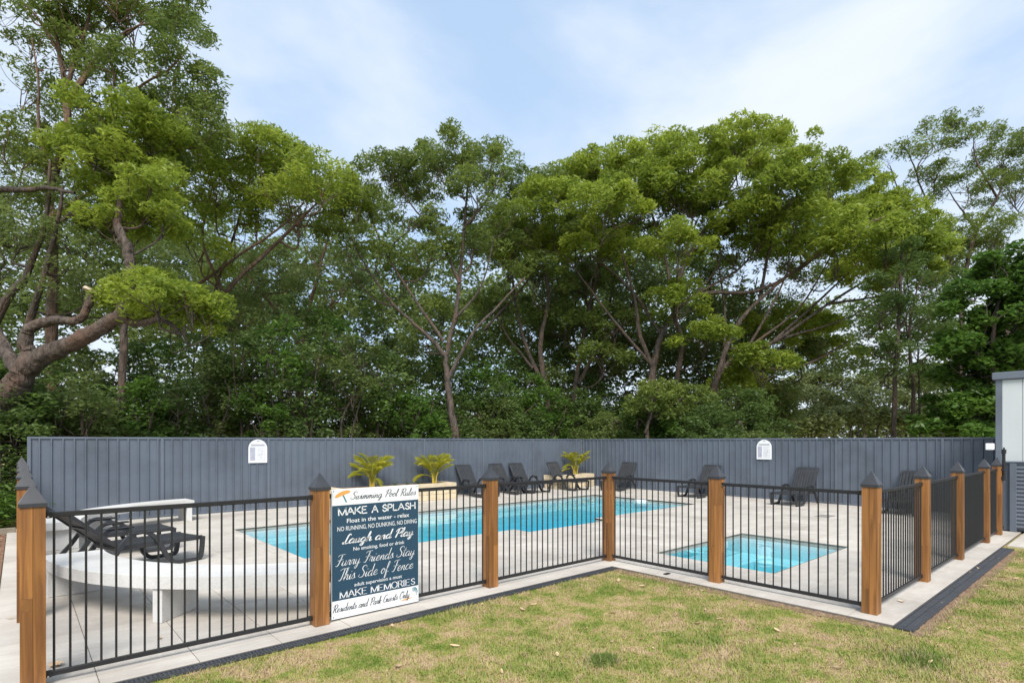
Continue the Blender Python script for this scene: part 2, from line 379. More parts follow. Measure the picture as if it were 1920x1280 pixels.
# deck bed + pavers
b = MB()
Uc = sorted({r[k] for r in DECK + POOL + SPA for k in (0, 1)}); Vc = sorted({r[k] for r in DECK + POOL + SPA for k in (2, 3)})
for i in range(len(Uc) - 1):
    for j in range(len(Vc) - 1):
        cu, cv = (Uc[i] + Uc[i + 1]) / 2, (Vc[j] + Vc[j + 1]) / 2
        if inside(cu, cv, DECK) and not inside(cu, cv, POOL + SPA):
            b.box(Uc[i], Uc[i + 1], Vc[j], Vc[j + 1], -0.033, -0.007)
deck = struct(obj('pool_deck', b.mesh('pool_deck', M['mortar'])))
cells = []
for i in range(len(GU) - 1):
    for j in range(len(GV) - 1):
        us = sorted({GU[i], GU[i + 1]} | {x for r in DECK + POOL + SPA for x in r[:2] if GU[i] + .02 < x < GU[i + 1] - .02})
        vs_ = sorted({GV[j], GV[j + 1]} | {x for r in DECK + POOL + SPA for x in r[2:] if GV[j] + .02 < x < GV[j + 1] - .02})
        # drop cut lines that do not touch this cell's own holes
        keep = []
        for a in range(len(us) - 1):
            for c in range(len(vs_) - 1):
                cu, cv = (us[a] + us[a + 1]) / 2, (vs_[c] + vs_[c + 1]) / 2
                if inside(cu, cv, DECK) and not inside(cu, cv, POOL + SPA): keep.append([us[a], us[a + 1], vs_[c], vs_[c + 1]])
        n = (len(us) - 1) * (len(vs_) - 1)
        if len(keep) == n and n: cells.append((us[0], us[-1], vs_[0], vs_[-1]))
        else:
            # merge strips along v where possible
            done = []
            for k in keep:
                for d in done:
                    if d[0] == k[0] and d[1] == k[1] and abs(d[3] - k[2]) < 1e-6: d[3] = k[3]; break
                else: done.append(k)
            cells += [tuple(d) for d in done]
cells = [c for c in cells if c[1] - c[0] > .03 and c[3] - c[2] > .03]
def seen(c):
    p = np.array([(c[0] + c[1]) / 2 - CAM[0], (c[2] + c[3]) / 2 - CAM[1]]); X = p @ np.array([UX[0], VX[0]]); Y = p @ np.array([UX[1], VX[1]])
    return Y if Y > 2 and abs(X) < Y * 0.95 else 900 + abs(X)
cells.sort(key=seen)
cache = {}; far = MB(); G = 0.003
for k, c in enumerate(cells):
    wdt, dep = round(c[1] - c[0] - 2 * G, 4), round(c[3] - c[2] - 2 * G, 4)
    if k < 300:
        if (wdt, dep) not in cache: cache[wdt, dep] = MB().box(0, wdt, 0, dep, -0.03, 0).mesh('paver', M['paver'], bevel=0.002)
        obj('paver', cache[wdt, dep], deck, (c[0] + G, c[2] + G, random.uniform(-.0012, .0012)))
    else: far.box(c[0] + G, c[1] - G, c[2] + G, c[3] - G, -0.03, random.uniform(-.001, .001))
o = obj('distant_paver', far.mesh('distant_paver', M['paver_far']), deck); o['kind'] = 'stuff'

# mulch bed and its timber edging beside the left side fence
b = MB(); V, Fq = grid_plane(-9.6, -6.66, -0.4, 9.2, GZ + 0.012, 0.08)
V[:, 2] += rng.uniform(0, 0.018, len(V)) - 0.004
struct(obj('mulch_bed', mesh_np('mulch_bed', V, Fq, M['mulch'])))
n = 5200; cx = rng.uniform(-9.5, -6.70, n); cy = rng.uniform(-.3, 9.1, n); an = rng.uniform(0, 6.3, n); ln = rng.uniform(.015, .05, n); wd = rng.uniform(.005, .014, n)
ca, sa = np.cos(an), np.sin(an); z0 = GZ + .03 + rng.uniform(0, .012, n)
Vm = np.stack([np.stack([cx + sx * ln * ca - sy * wd * sa, cy + sx * ln * sa + sy * wd * ca, z0 + sx * rng.uniform(-.01, .01, n)], 1) for sx, sy in ((-1, -1), (1, -1), (1, 1), (-1, 1))], 1).reshape(-1, 3)
chip = mat('bark_chip', (0.24, 0.12, 0.07), 0.9, noise=30, col2=(0.50, 0.31, 0.20))
o = struct(obj('bark_chips', mesh_np('bark_chips', Vm, np.arange(4 * n).reshape(-1, 4), chip)), 'stuff'); o['label'] = 'reddish bark chips covering the bed beside the deck'; o['category'] = 'bark chips'
tag(obj('garden_edging', MB().box(-9.6, -6.5, 9.22, 9.30, GZ, 0.09).mesh('garden_edging', mat('weathered_sleeper', (0.20, 0.17, 0.13), 0.9, noise=8), bevel=.006)), 'weathered grey timber edging at the end of the mulch bed', 'edging')

# bare soil strip beside the deck on the lawn side
V, Fq = grid_plane(-0.33, -0.21, -3.5, -0.3, GZ + 0.002, 0.02); V[:, 2] += rng.uniform(-.006, .016, len(V)) * np.clip((V[:, 0] + .34) / .06, .1, 1); V[:, 0] += (rng.uniform(-.05, .02, len(V))) * (V[:, 0] < -0.3)
struct(obj('soil_strip', mesh_np('soil_strip', V, Fq, M['soil'])))
V, Fq = grid_plane(-0.3, 5.6, -3.83, -3.75, GZ + 0.002, 0.02); V[:, 2] += rng.uniform(-.006, .016, len(V)) * np.clip((V[:, 1] + 3.84) / .05, .1, 1); V[:, 1] += (rng.uniform(-.06, .02, len(V))) * (V[:, 1] < -3.81)
struct(obj('soil_strip', mesh_np('soil_strip', V, Fq, M['soil'])))
struct(obj('concrete_path', MB().box(6.1, 9.5, -6.5, -3.62, GZ - .02, -0.012).mesh('concrete_path', M['paver_far'])))

# ------------------------------------------------------------------ pools
def pool(name, label, rects, floor_rects, wz, depth, ledge):
    t = thing(name, label, 'pool', (rects[0][0], rects[0][2], 0)); ox, oy = rects[0][0], rects[0][2]
    b = MB(); e = MB()
    def side(x0, y0, x1, y1):
        b.poly([(x0, y0, -depth), (x1, y1, -depth), (x1, y1, wz - .01), (x0, y0, wz - .01)])
        e.poly([(x0, y0, wz - .01), (x1, y1, wz - .01), (x1, y1, -.001), (x0, y0, -.001)])
    Us = sorted({x for r in rects for x in r[:2]}); Vs = sorted({x for r in rects for x in r[2:]})
    cell = {(i, j): inside((Us[i] + Us[i + 1]) / 2, (Vs[j] + Vs[j + 1]) / 2, rects) for i in range(len(Us) - 1) for j in range(len(Vs) - 1)}
    wt = MB()
    for (i, j), on in cell.items():
        if not on: continue
        x0, x1, y0, y1 = Us[i] - ox, Us[i + 1] - ox, Vs[j] - oy, Vs[j + 1] - oy
        b.poly([(x0, y0, -depth), (x1, y0, -depth), (x1, y1, -depth), (x0, y1, -depth)])
        for di, dj, s in ((-1, 0, (x0, y0, x0, y1)), (1, 0, (x1, y0, x1, y1)), (0, -1, (x0, y0, x1, y0)), (0, 1, (x0, y1, x1, y1))):
            if not cell.get((i + di, j + dj)): side(*s)
    obj('shell', b.mesh('shell', M['shell']), t); obj('edge_band', e.mesh('edge_band', M['waterline']), t)
    for r in floor_rects:
        obj('ledge', MB().box(r[0] - ox, r[1] - ox, r[2] - oy, r[3] - oy, -depth + .002, r[4]).mesh('ledge', M['shell'], bevel=.03), t)
    # water: one closed block per outline, 2 mm inside the walls
    q = MB(); g = .004
    outline = []
    if len(rects) == 1:
        r = rects[0]; outline = [(r[0] + g, r[2] + g), (r[1] - g, r[2] + g), (r[1] - g, r[3] - g), (r[0] + g, r[3] - g)]
    else:
        r, s = rects; outline = [(r[0] + g, r[2] + g), (s[0] + g, r[2] + g), (s[0] + g, s[2] + g), (s[1] - g, s[2] + g), (s[1] - g, r[2] + g), (r[1] - g, r[2] + g), (r[1] - g, r[3] - g), (r[0] + g, r[3] - g)]
    q.prism([(x - ox, y - oy) for x, y in outline], -depth + .001, wz)
    obj('water', q.mesh('water', M['water']), t)
    return t
p = pool('swimming_pool', 'long turquoise swimming pool sunk in the pale deck', POOL, [(-3.24, 7.74, 6.30, 6.845, -0.26), (6.3, 7.74, 3.16, 6.30, -0.30), (-3.24, -2.6, 3.16, 6.30, -0.55), (0.96, 3.39, 2.73, 3.40, -0.30)], -0.075, 1.45, .5)
p = pool('plunge_spa', 'small square spa pool beside the corner fence posts', SPA, [(1.06, 3.89, -0.55, -0.075, -0.36), (1.06, 3.89, -1.895, -1.45, -0.36), (1.06, 1.60, -1.45, -0.55, -0.36), (3.35, 3.89, -1.45, -0.55, -0.36)], -0.075, 1.15, .45)
sp_o = np.array([1.05, -1.90])
obj('skimmer_plate', MB().box(1.75, 2.25, 1.80, 1.822, -0.2, -0.085).box(1.83, 2.17, 1.795, 1.80, -0.17, -0.10).mesh('skimmer_plate', M['white'], bevel=.003), p)
tag(obj('inspection_cover', MB().box(3.05, 3.55, 0.10, 0.50, 0.0015, 0.006).mesh('inspection_cover', M['paver_far'], bevel=.002)), 'square paver access lid flush with deck behind the spa', 'cover')
tag(obj('deck_grate', MB().box(7.45, 7.95, -0.35, -0.05, 0.0015, 0.008).mesh('deck_grate', M['grate'], bevel=.002)), 'small grey drain grate set in the deck', 'drain grate')
tag(obj('deck_vent', MB().box(-.10, .0, -1.02, -0.97, 0.0015, 0.012).mesh('deck_vent', M['black'], bevel=.002)), 'small black plastic clip lying on the paving edge', 'clip')
tag(obj('skimmer_mouth', MB().box(7.70, 7.745, 4.75, 5.20, -0.20, -0.02).mesh('skimmer_mouth', M['white'], bevel=.008)), 'white skimmer mouth on the end wall of the long pool', 'pool fitting')

# ------------------------------------------------------------------ channel drains
def drain(n0, n1, fixed, axis, kind, label, group):
    """1 m lengths of channel drain from n0 to n1"""
    seg = MB(); wch = 0.10 if kind == 'grate' else 0.165
    solid = MB().box(0, 0.996, 0, wch, -0.06, -0.030).mesh('channel', M['drain_dark'])
    g = MB().box(0, 0.996, 0, .014, -0.05, -0.010).box(0, 0.996, wch - .014, wch, -0.05, -0.010)
    if kind == 'grate':
        g.box(0, 0.996, wch / 2 - .006, wch / 2 + .006, -0.04, -0.012)
        for k in range(34): g.box(.004 + k * .0295, .016 + k * .0295, .014, wch - .014, -0.04, -0.013)
    else:
        g.box(0, 0.996, .018, wch * .48, -0.04, -0.014).box(0, 0.996, wch * .52, wch - .018, -0.04, -0.014).box(0, .996, wch * .485, wch * .515, -.04, -.006)
    gm = g.mesh('grate', M['drain'])
    x = n0
    while x < n1:
        lc = (x, fixed, 0)
        t = thing('channel_drain', label, 'drain', lc, 0, group)
        obj('channel', solid, t); obj('grate', gm, t); x += 1.0
drain(-7.0, -0.5, -0.303, 0, 'grate', 'black slotted channel drain between lawn and paving below the rules sign', 'slotted drain lengths')
drain(-0.21, 5.6, -3.748, 0, 'solid', 'black ribbed drain channel along paving near the shed', 'ribbed drain lengths')

# ------------------------------------------------------------------ pool fence: posts and panels
PW = 0.14
cap_me = MB(); h = .079
cap_me.box(-h, h, -h, h, 1.286, 1.312)
o_ = len(cap_me.v); cap_me.v += [(-h, -h, 1.3125), (h, -h, 1.3125), (h, h, 1.3125), (-h, h, 1.3125), (0, 0, 1.452)]
cap_me.f += [(o_, o_ + 1, o_ + 4), (o_ + 1, o_ + 2, o_ + 4), (o_ + 2, o_ + 3, o_ + 4), (o_ + 3, o_, o_ + 4), (o_ + 3, o_ + 2, o_ + 1, o_)]
cap_me = cap_me.mesh('cap', M['cap'])
def post(u, v, label, group='timber pool fence posts'):
    t = thing('fence_post', label, 'post', (u + PW / 2, v + PW / 2, 0), 0, group)
    for i in (0, 1):
        for j in (0, 1):
            cuts = [0.0] + sorted(random.uniform(.25, 1.05) for _ in range(random.choice((0, 1, 1, 2)))) + [1.292]
            for z0, z1 in zip(cuts[:-1], cuts[1:]):
                if z1 - z0 < .08: z0 = z1 - .08
                obj('stave', MB().box(0, PW / 2 - .0006, 0, PW / 2 - .0006, z0 + .0003, z1 - .0003).mesh('stave', M['wood'], bevel=.0015), t, (-PW / 2 + i * (PW / 2 + .0006), -PW / 2 + j * (PW / 2 + .0006), 0))
    obj('cap', cap_me, t)
    t.rotation_euler = (random.uniform(-.003, .003), random.uniform(-.003, .003), random.uniform(-.01, .01))
    return t
bal_me = MB().tube([(0, 0, 0.08), (0, 0, 1.21)], .008, 8).mesh('baluster', M['black'], smooth=False)
brk_me = MB().box(-.0, .035, -.016, .016, -.022, .022).mesh('bracket', M['black'], bevel=.004)
bolt_me = MB().tube([(.012, -.017, -.012), (.012, -.024, -.012)], .006, 8).mesh('bolt', M['steel'])
def panel(p0, p1, label, group='black tubular pool fence panels', name='tubular_fence'):
    p0 = np.array(p0); p1 = np.array(p1); d = p1 - p0; ln = np.linalg.norm(d); a = math.atan2(d[1], d[0])
    t = thing(name, label, 'fence', (p0[0], p0[1], 0), a, group)
    obj('top_rail', MB().box(0, ln, -.0125, .0125, 1.200, 1.238).mesh('top_rail', M['black'], bevel=.004), t)
    obj('bottom_rail', MB().box(0, ln, -.0125, .0125, 0.052, 0.090).mesh('bottom_rail', M['black'], bevel=.004), t)
    n = max(2, round(ln / .0945)); 
    for k in range(n):
        obj('baluster', bal_me, t, ((k + .5) * ln / n, 0, 0))
    for z in (1.219, .071):
        for x, r in ((.001, 0), (ln - .001, math.pi)):
            k = obj('bracket', brk_me, t, (x, 0, z), r); k.scale = (1, 1.05, 1.05)
            obj('bolt', bolt_me, k)
    return t
A_U = [-6.46, -4.37, -2.26, 0.0]; m_ = PW / 2
post(A_U[0], 0, 'timber post at front corner where the front fence meets the mulch bed side')
post(A_U[1], 0, 'timber post directly beside the pool rules sign')
post(A_U[2], 0, 'timber post midway between rules sign and inner fence corner')
post(A_U[3], 0, 'timber post at the inner corner where two fence runs meet')
post(0, -1.70, 'timber post in front of the spa between inner and outer corners')
post(0, -3.39, 'timber post at the outer lawn corner by the ribbed drain')
Cs = [1.99, 3.95, 6.03, 7.27]
for u, s in zip(Cs, ('first', 'second', 'third', 'last')):
    post(u, -3.39, f'{s} timber post after the outer lawn corner towards the shed')
Ds = [2.02, 3.88, 5.73, 7.55, 9.40]
for v, s in zip(Ds, ('first', 'second', 'third', 'fourth', 'fifth')):
    post(-6.48, v, f'{s} timber post behind front corner along the mulch bed')
for i, s in enumerate(('in front of the curved bench', 'carrying the pool rules sign', 'between the rules sign panel and inner corner')):
    panel((A_U[i] + PW, m_), (A_U[i + 1], m_), f'black tubular fence panel {s}')
panel((m_, 0), (m_, -1.70 + PW), 'black tubular fence panel from inner corner towards the spa')
panel((m_, -1.70), (m_, -3.39 + PW), 'black tubular fence panel in front of the spa')
cu = [0.0] + Cs
for i, s in enumerate(('first panel past the outer lawn corner', 'second panel past the outer lawn corner', 'third panel past the outer lawn corner')):
    panel((cu[i] + PW, -3.39 + m_), (cu[i + 1], -3.39 + m_), f'black tubular fence {s}')
gate = panel((Cs[2] + PW + .01, -3.39 + m_), (Cs[3] - .01, -3.39 + m_), 'black tubular pool gate between the last two posts by the shed', None, 'pool_gate')
gate['category'] = 'gate'
panel((Cs[3] + PW, -3.39 + m_), (7.985, -3.39 + m_), 'narrow black fence infill between last post and shed wall')
latch = thing('gate_latch', 'tall black magnetic gate latch pole on the last post', 'latch', (7.32, -3.42, 0))
obj('latch_pole', MB().tube([(0, 0, 1.02), (0, 0, 1.56)], .024, 10).tube([(0, 0, 1.52), (0, 0, 1.60)], .036, 10).tube([(0, 0, 1.60), (0, 0, 1.635)], .014, 8).mesh('latch_pole', M['black']), latch)
obj('latch_bracket', MB().box(-.05, .05, -.01, .035, 1.03, 1.10).box(-.05, .05, -.01, .035, 1.20, 1.25).mesh('latch_bracket', M['black'], bevel=.005), latch)
dv = [0.0] + Ds
for i, s in enumerate(('first', 'second', 'third', 'fourth', 'fifth')):
    panel((-6.48 + m_, dv[i] + PW), (-6.48 + m_, dv[i + 1]), f'{s} black fence panel behind front corner along mulch bed')

# ------------------------------------------------------------------ slate blue sheet fence
FH = 1.845
def sheet_fence(p0, p1, posts, label):
    p0 = np.array(p0, float); p1 = np.array(p1, float); d = p1 - p0; ln = np.linalg.norm(d)
    t = thing('metal_fence', label, 'fence', (p0[0], p0[1], 0), math.atan2(d[1], d[0]))
    post_me = MB().box(-.03, .03, -.032, .032, -0.03, FH - .003).mesh('fence_post', M['fence_trim'], bevel=.004)
    xs = sorted(set([0.0, ln] + posts))
    cache = {}
    for x in xs: obj('post', post_me, t, (min(max(x, .03), ln - .03), 0, 0))
    for a, c in zip(xs[:-1], xs[1:]):
        wd = round(c - a - .06, 3)
        if wd not in cache:
            prof = []; x = 0.0
            while x < wd - .19:
                prof += [(x, 0), (x + .140, 0), (x + .150, -.030), (x + .172, -.030), (x + .180, 0)]; x += .19
            prof += [(min(x, wd), 0), (wd, 0)]
            q = MB()
            for (x0, y0), (x1, y1) in zip(prof[:-1], prof[1:]):
                if x1 - x0 < 1e-4: continue
                q.poly([(x0, y0, .03), (x1, y1, .03), (x1, y1, FH - .03), (x0, y0, FH - .03)])
                q.poly([(x0, y0 + .002, .03), (x0, y0 + .002, FH - .03), (x1, y1 + .002, FH - .03), (x1, y1 + .002, .03)])
            sh = bpy.data.meshes.new('sheet'); sh.from_pydata(q.v, [], q.f); sh.materials.append(M['fence']); sh.update()
            cache[wd] = (sh, MB().box(0, wd, -.024, .024, FH - .045, FH).mesh('top_rail', M['fence_trim'], bevel=.004), MB().box(0, wd, -.024, .024, -.02, .05).mesh('bottom_rail', M['fence_trim'], bevel=.004))
        for nm, me in zip(('sheet', 'top_rail', 'bottom_rail'), cache[wd]): obj(nm, me, t, (a + .03, 0, 0))
    return t
sheet_fence((-6.33, 9.92), (10.60, 9.92), [2.37 * k for k in range(1, 8)], 'slate blue ribbed steel fence behind the palms and benches')
sheet_fence((10.66, 9.90), (10.66, -4.4), [9.90 - v for v in (7.75, 5.35, 2.95, 0.55, -1.85)], 'slate blue ribbed steel fence running towards the shed')

# arched notices
def arch_sign(loc, rz, label):
    t = thing('arched_notice', label, 'sign', loc, rz, 'arched white notices')
    pts = [(-.23, 0), (.23, 0), (.23, .37)] + [(.23 * math.cos(g), .37 + .23 * math.sin(g)) for g in np.linspace(0, math.pi, 15)[1:-1]] + [(-.23, .37)]
    b = MB().prism([(x, y) for x, y in pts], 0, .006); b.v = [(x, -z, y) for x, y, z in b.v]
    obj('board', b.mesh('board', M['white'], bevel=.001), t)
    q = MB(); q.box(-.19, -.065, -.0085, -.0072, .06, .40)
    obj('printed_column', q.mesh('printed_column', M['greyprint']), t)
    q = MB().box(-.165, .165, -.0085, -.0072, .43, .475).box(-.03, .035, -.0085, -.0072, .545, .57)
    for k in range(11):
        zz = .385 - k * .032; q.box(-.03, .18 - (k * 37 % 5) * .02, -.0085, -.0072, zz, zz + .006)
    for x, z in ((.10, .29), (.15, .28), (.09, .25), (.02, .20), (.08, .20), (.15, .20), (.06, .14), (.16, .14), (.14, .09)): q.box(x, x + .025, -.0085, -.0072, z, z + .014)
    obj('printed_lines', q.mesh('printed_lines', mat('notice_ink', (0.42, 0.42, 0.46), .6)), t)
arch_sign((-1.86, 9.92 - .034, 1.20), 0, 'arched white notice on the fence run behind the benches')
arch_sign((10.66 - .034, 2.55, 1.20), -math.pi / 2, 'arched white notice on the fence run towards the shed')

# ------------------------------------------------------------------ lettering
SCR = {
 'a': (.52, [[(.38,.4),(.25,.46),(.08,.3),(.06,.1),(.18,0),(.32,.12),(.4,.42)], [(.4,.42),(.38,.1),(.46,0),(.58,.1)]]),
 'c': (.42, [[(.36,.36),(.24,.46),(.08,.3),(.06,.1),(.18,0),(.32,.04),(.44,.14)]]),
 'd': (.54, [[(.38,.4),(.25,.46),(.08,.3),(.06,.1),(.18,0),(.32,.12),(.4,.42)], [(.44,1.0),(.38,.1),(.46,0),(.58,.1)]]),
 'e': (.42, [[(.04,.14),(.28,.24),(.34,.38),(.24,.46),(.1,.32),(.08,.1),(.2,0),(.32,.04),(.44,.14)]]),
 'f': (.36, [[(0,.1),(.2,.5),(.3,.9),(.22,1.0),(.16,.7),(.12,0),(.08,-.35),(.16,-.4),(.2,-.1),(.16,.05),(.36,.14)]]),
 'g': (.52, [[(.38,.4),(.25,.46),(.08,.3),(.06,.1),(.18,0),(.32,.12),(.4,.42)], [(.4,.42),(.36,-.2),(.24,-.4),(.12,-.3),(.3,-.08),(.56,.1)]]),
 'h': (.50, [[(0,.1),(.2,.6),(.22,.98),(.14,.9),(.08,0)], [(.08,0),(.2,.36),(.3,.44),(.36,.34),(.34,.08),(.42,0),(.54,.1)]]),
 'i': (.25, [[(0,.1),(.1,.43),(.08,.08),(.16,0),(.28,.1)], [(.13,.60),(.15,.67)]]),
 'k': (.42, [[(0,.1),(.2,.6),(.2,.98),(.12,.9),(.08,0)], [(.08,.18),(.3,.44),(.34,.34),(.14,.24),(.3,.02),(.44,.1)]]),
 'l': (.25, [[(0,.1),(.18,.6),(.2,.98),(.12,.9),(.08,.12),(.16,0),(.28,.1)]]),
 'm': (.62, [[(0,.1),(.08,.43),(.06,0)], [(.06,0),(.16,.36),(.24,.44),(.28,.34),(.26,0)], [(.26,0),(.36,.36),(.44,.44),(.48,.34),(.47,.08),(.54,0),(.66,.1)]]),
 'n': (.44, [[(0,.1),(.08,.43),(.06,0)], [(.06,0),(.16,.36),(.26,.44),(.31,.34),(.30,.08),(.37,0),(.48,.1)]]),
 'o': (.42, [[(.3,.42),(.2,.46),(.07,.3),(.06,.12),(.18,0),(.32,.14),(.34,.34),(.26,.44),(.3,.34),(.46,.36)]]),
 'r': (.36, [[(0,.1),(.1,.46),(.12,.38),(.26,.42),(.22,.1),(.3,0),(.4,.1)]]),
 's': (.34, [[(0,.1),(.18,.48),(.22,.3),(.28,.12),(.18,0),(.06,.04)], [(.18,0),(.38,.1)]]),
 't': (.28, [[(0,.1),(.14,.5),(.2,.85),(.12,.4),(.1,.08),(.18,0),(.3,.1)], [(0,.56),(.32,.6)]]),
 'u': (.48, [[(0,.1),(.08,.43),(.06,.1),(.14,0),(.26,.1),(.34,.43)], [(.34,.43),(.32,.08),(.4,0),(.52,.1)]]),
 'w': (.58, [[(0,.1),(.08,.43),(.06,.1),(.14,0),(.26,.12),(.3,.43)], [(.3,.43),(.28,.1),(.36,0),(.5,.12),(.52,.43),(.62,.36)]]),
 'y': (.46, [[(0,.1),(.08,.43),(.06,.1),(.14,0),(.26,.1),(.34,.43)], [(.34,.43),(.3,-.2),(.18,-.4),(.08,-.3),(.26,-.08),(.5,.1)]]),
 'S': (.60, [[(.58,.80),(.50,.98),(.28,.97),(.18,.76),(.32,.57),(.46,.38),(.42,.10),(.20,0),(.0,.10),(.04,.26)]]),
 'P': (.58, [[(.26,.94),(.14,0)], [(.0,.66),(.14,.92),(.42,1.0),(.62,.86),(.58,.60),(.4,.44),(.2,.46)]]),
 'R': (.68, [[(.26,.94),(.14,0)], [(.0,.66),(.14,.92),(.42,1.0),(.62,.86),(.58,.60),(.4,.46),(.2,.48)], [(.34,.48),(.46,.1),(.6,0),(.74,.12)]]),
 'L': (.56, [[(.56,.86),(.46,1.0),(.34,.8),(.26,.2),(.12,0),(.02,.08),(.14,.14),(.34,0),(.58,.06)]]),
 'F': (.55, [[(.4,.92),(.28,.2),(.16,0),(.04,.06)], [(.06,.84),(.18,.97),(.62,1.0)], [(.10,.50),(.30,.50),(.56,.56)]]),
 'T': (.50, [[(.42,.94),(.32,.2),(.2,0),(.08,.06)], [(.04,.84),(.2,.96),(.8,1.0)]]),
 'G': (.64, [[(.62,.84),(.48,1.0),(.2,.84),(.06,.4),(.2,.02),(.44,.06),(.58,.4)], [(.36,.38),(.58,.42),(.52,0)]]),
 'O': (.66, [[(.4,1.0),(.14,.8),(.04,.4),(.18,.02),(.42,.06),(.6,.5),(.54,.86),(.36,1.0),(.3,.86),(.7,.92)]]),
}
ROM = {
 'M': (.94, [[(0,0),(0,1)], [(0,1),(.42,0)], [(.42,0),(.84,1)], [(.84,1),(.84,0)]]),
 'A': (.86, [[(0,0),(.38,1)], [(.38,1),(.76,0)], [(.14,.36),(.62,.36)]]),
 'K': (.78, [[(0,0),(0,1)], [(.62,1),(.02,.42)], [(.2,.56),(.68,0)]]),
 'E': (.70, [[(0,0),(0,1)], [(0,1),(.56,1)], [(0,.53),(.44,.53)], [(0,0),(.58,0)]]),
 'O': (.88, [[(.39+.39*math.cos(g), .5+.5*math.sin(g)) for g in np.linspace(0, 2*math.pi, 17)]]),
 'R': (.74, [[(0,0),(0,1)], [(0,1),(.34,1),(.54,.78),(.36,.52),(0,.52)], [(.3,.52),(.64,0)]]),
 'I': (.22, [[(0,0),(0,1)]]),
 'S': (.64, [[(.5,.82),(.3,1),(.06,.82),(.12,.6),(.42,.42),(.52,.2),(.28,0),(.02,.2)]]),
 'P': (.64, [[(0,0),(0,1)], [(0,1),(.34,1),(.54,.76),(.36,.48),(0,.48)]]),
 'L': (.60, [[(0,1),(0,0)], [(0,0),(.52,0)]]),
 'H': (.80, [[(0,0),(0,1)], [(.64,0),(.64,1)], [(0,.5),(.64,.5)]]),
}
def stroke_text(text, font, box, style, weight, sign_w, sign_h):
    """outline quads for a line of hand-drawn lettering filling box (s0,s1,t0,t1) of the sign"""
    x = 0.0; st = []
    for ch in text:
        if ch == ' ': x += .34 if font is SCR else .42; continue
        adv, strokes = font[ch]
        for s in strokes:
            p = np.array(s, float)
            if font is SCR: p = smooth_path(p, 6)
            elif len(p) > 2: p = smooth_path(p, 4)
            if style == 'brush': p = p + rng.uniform(-.03, .03, p.shape)
            p[:, 0] += x; st.append(p)
            if style == 'serif' and len(s) == 2:
                for q in s:
                    if (q[1] in (0, 1)) and abs(s[0][0] - s[1][0]) < .5 and abs(s[0][1] - s[1][1]) > .4 and not (ch == 'M' and q[1] == 0 and .3 < q[0] < .5) and not (ch == 'A' and q[1] == 1):
                        st.append(np.array([(q[0] - .11 + x, q[1]), (q[0] + .11 + x, q[1])], float))
        x += adv + (.06 if font is ROM else 0)
    if font is SCR:
        for p in st: p[:, 0] += .32 * p[:, 1]
    allp = np.vstack(st); mn, mxx = allp.min(0), allp.max(0)
    s0, s1, t0, t1 = box
    sx = (s1 - s0) * sign_w / (mxx[0] - mn[0]); sy = (t1 - t0) * sign_h / (mxx[1] - mn[1])
    q = MB()
    for p in st:
        P = np.stack([s0 * sign_w + (p[:, 0] - mn[0]) * sx, (1 - t1) * sign_h + (p[:, 1] - mn[1]) * sy], 1)
        T = np.gradient(P, axis=0); T /= np.linalg.norm(T, axis=1)[:, None] + 1e-9
        if style == 'script': wd = weight * (.55 + .75 * np.clip(-T[:, 1], 0, 1))
        elif style == 'serif': wd = weight * (.40 + .75 * np.abs(T[:, 1]) * (1.0 if True else 0))
        else: wd = np.full(len(P), weight)
        Nn = np.stack([-T[:, 1], T[:, 0]], 1) * wd[:, None] / 2
        if style == 'brush': Nn *= rng.uniform(.75, 1.2, (len(P), 1))
        E0 = T[0] * weight * .25; P[0] -= E0; P[-1] += T[-1] * weight * .25
        for i in range(len(P) - 1):
            a, c, d, e = P[i] - Nn[i], P[i + 1] - Nn[i + 1], P[i + 1] + Nn[i + 1], P[i] + Nn[i]
            q.poly([(a[0], 0, a[1]), (c[0], 0, c[1]), (d[0], 0, d[1]), (e[0], 0, e[1])])
    return q
def font_text(text, box, sign_w, sign_h, bold=0.0):
    cu = bpy.data.curves.new('t', 'FONT'); cu.body = text; cu.offset = bold; cu.resolution_u = 3
    o = bpy.data.objects.new('t', cu); COL.objects.link(o); bpy.context.view_layer.update()
    me = bpy.data.meshes.new_from_object(o.evaluated_get(bpy.context.evaluated_depsgraph_get()))
    co = np.array([v.co for v in me.vertices]); mn, mxx = co.min(0), co.max(0); s0, s1, t0, t1 = box
    q = MB(); q.v = [(s0 * sign_w + (c[0] - mn[0]) / (mxx[0] - mn[0]) * (s1 - s0) * sign_w, 0, (1 - t1) * sign_h + (c[1] - mn[1]) / (mxx[1] - mn[1]) * (t1 - t0) * sign_h) for c in co]
    q.f = [tuple(p.vertices) for p in me.polygons]
    bpy.data.objects.remove(o); bpy.data.curves.remove(cu); bpy.data.meshes.remove(me)
    return q
SW, SH = 0.98, 1.265
sign = thing('rules_sign', 'navy and white pool rules sign fixed to the black fence', 'sign', (-4.19, 0.047, 0.018))
obj('board', MB().box(0, SW, 0, .006, 0, SH).mesh('board', M['white'], bevel=.001), sign)
obj('navy_field', MB().poly([(.004, -.0008, SH * .139), (SW - .004, -.0008, SH * .139), (SW - .004, -.0008, SH * .873), (.004, -.0008, SH * .873)]).mesh('navy_field', M['navy']), sign)
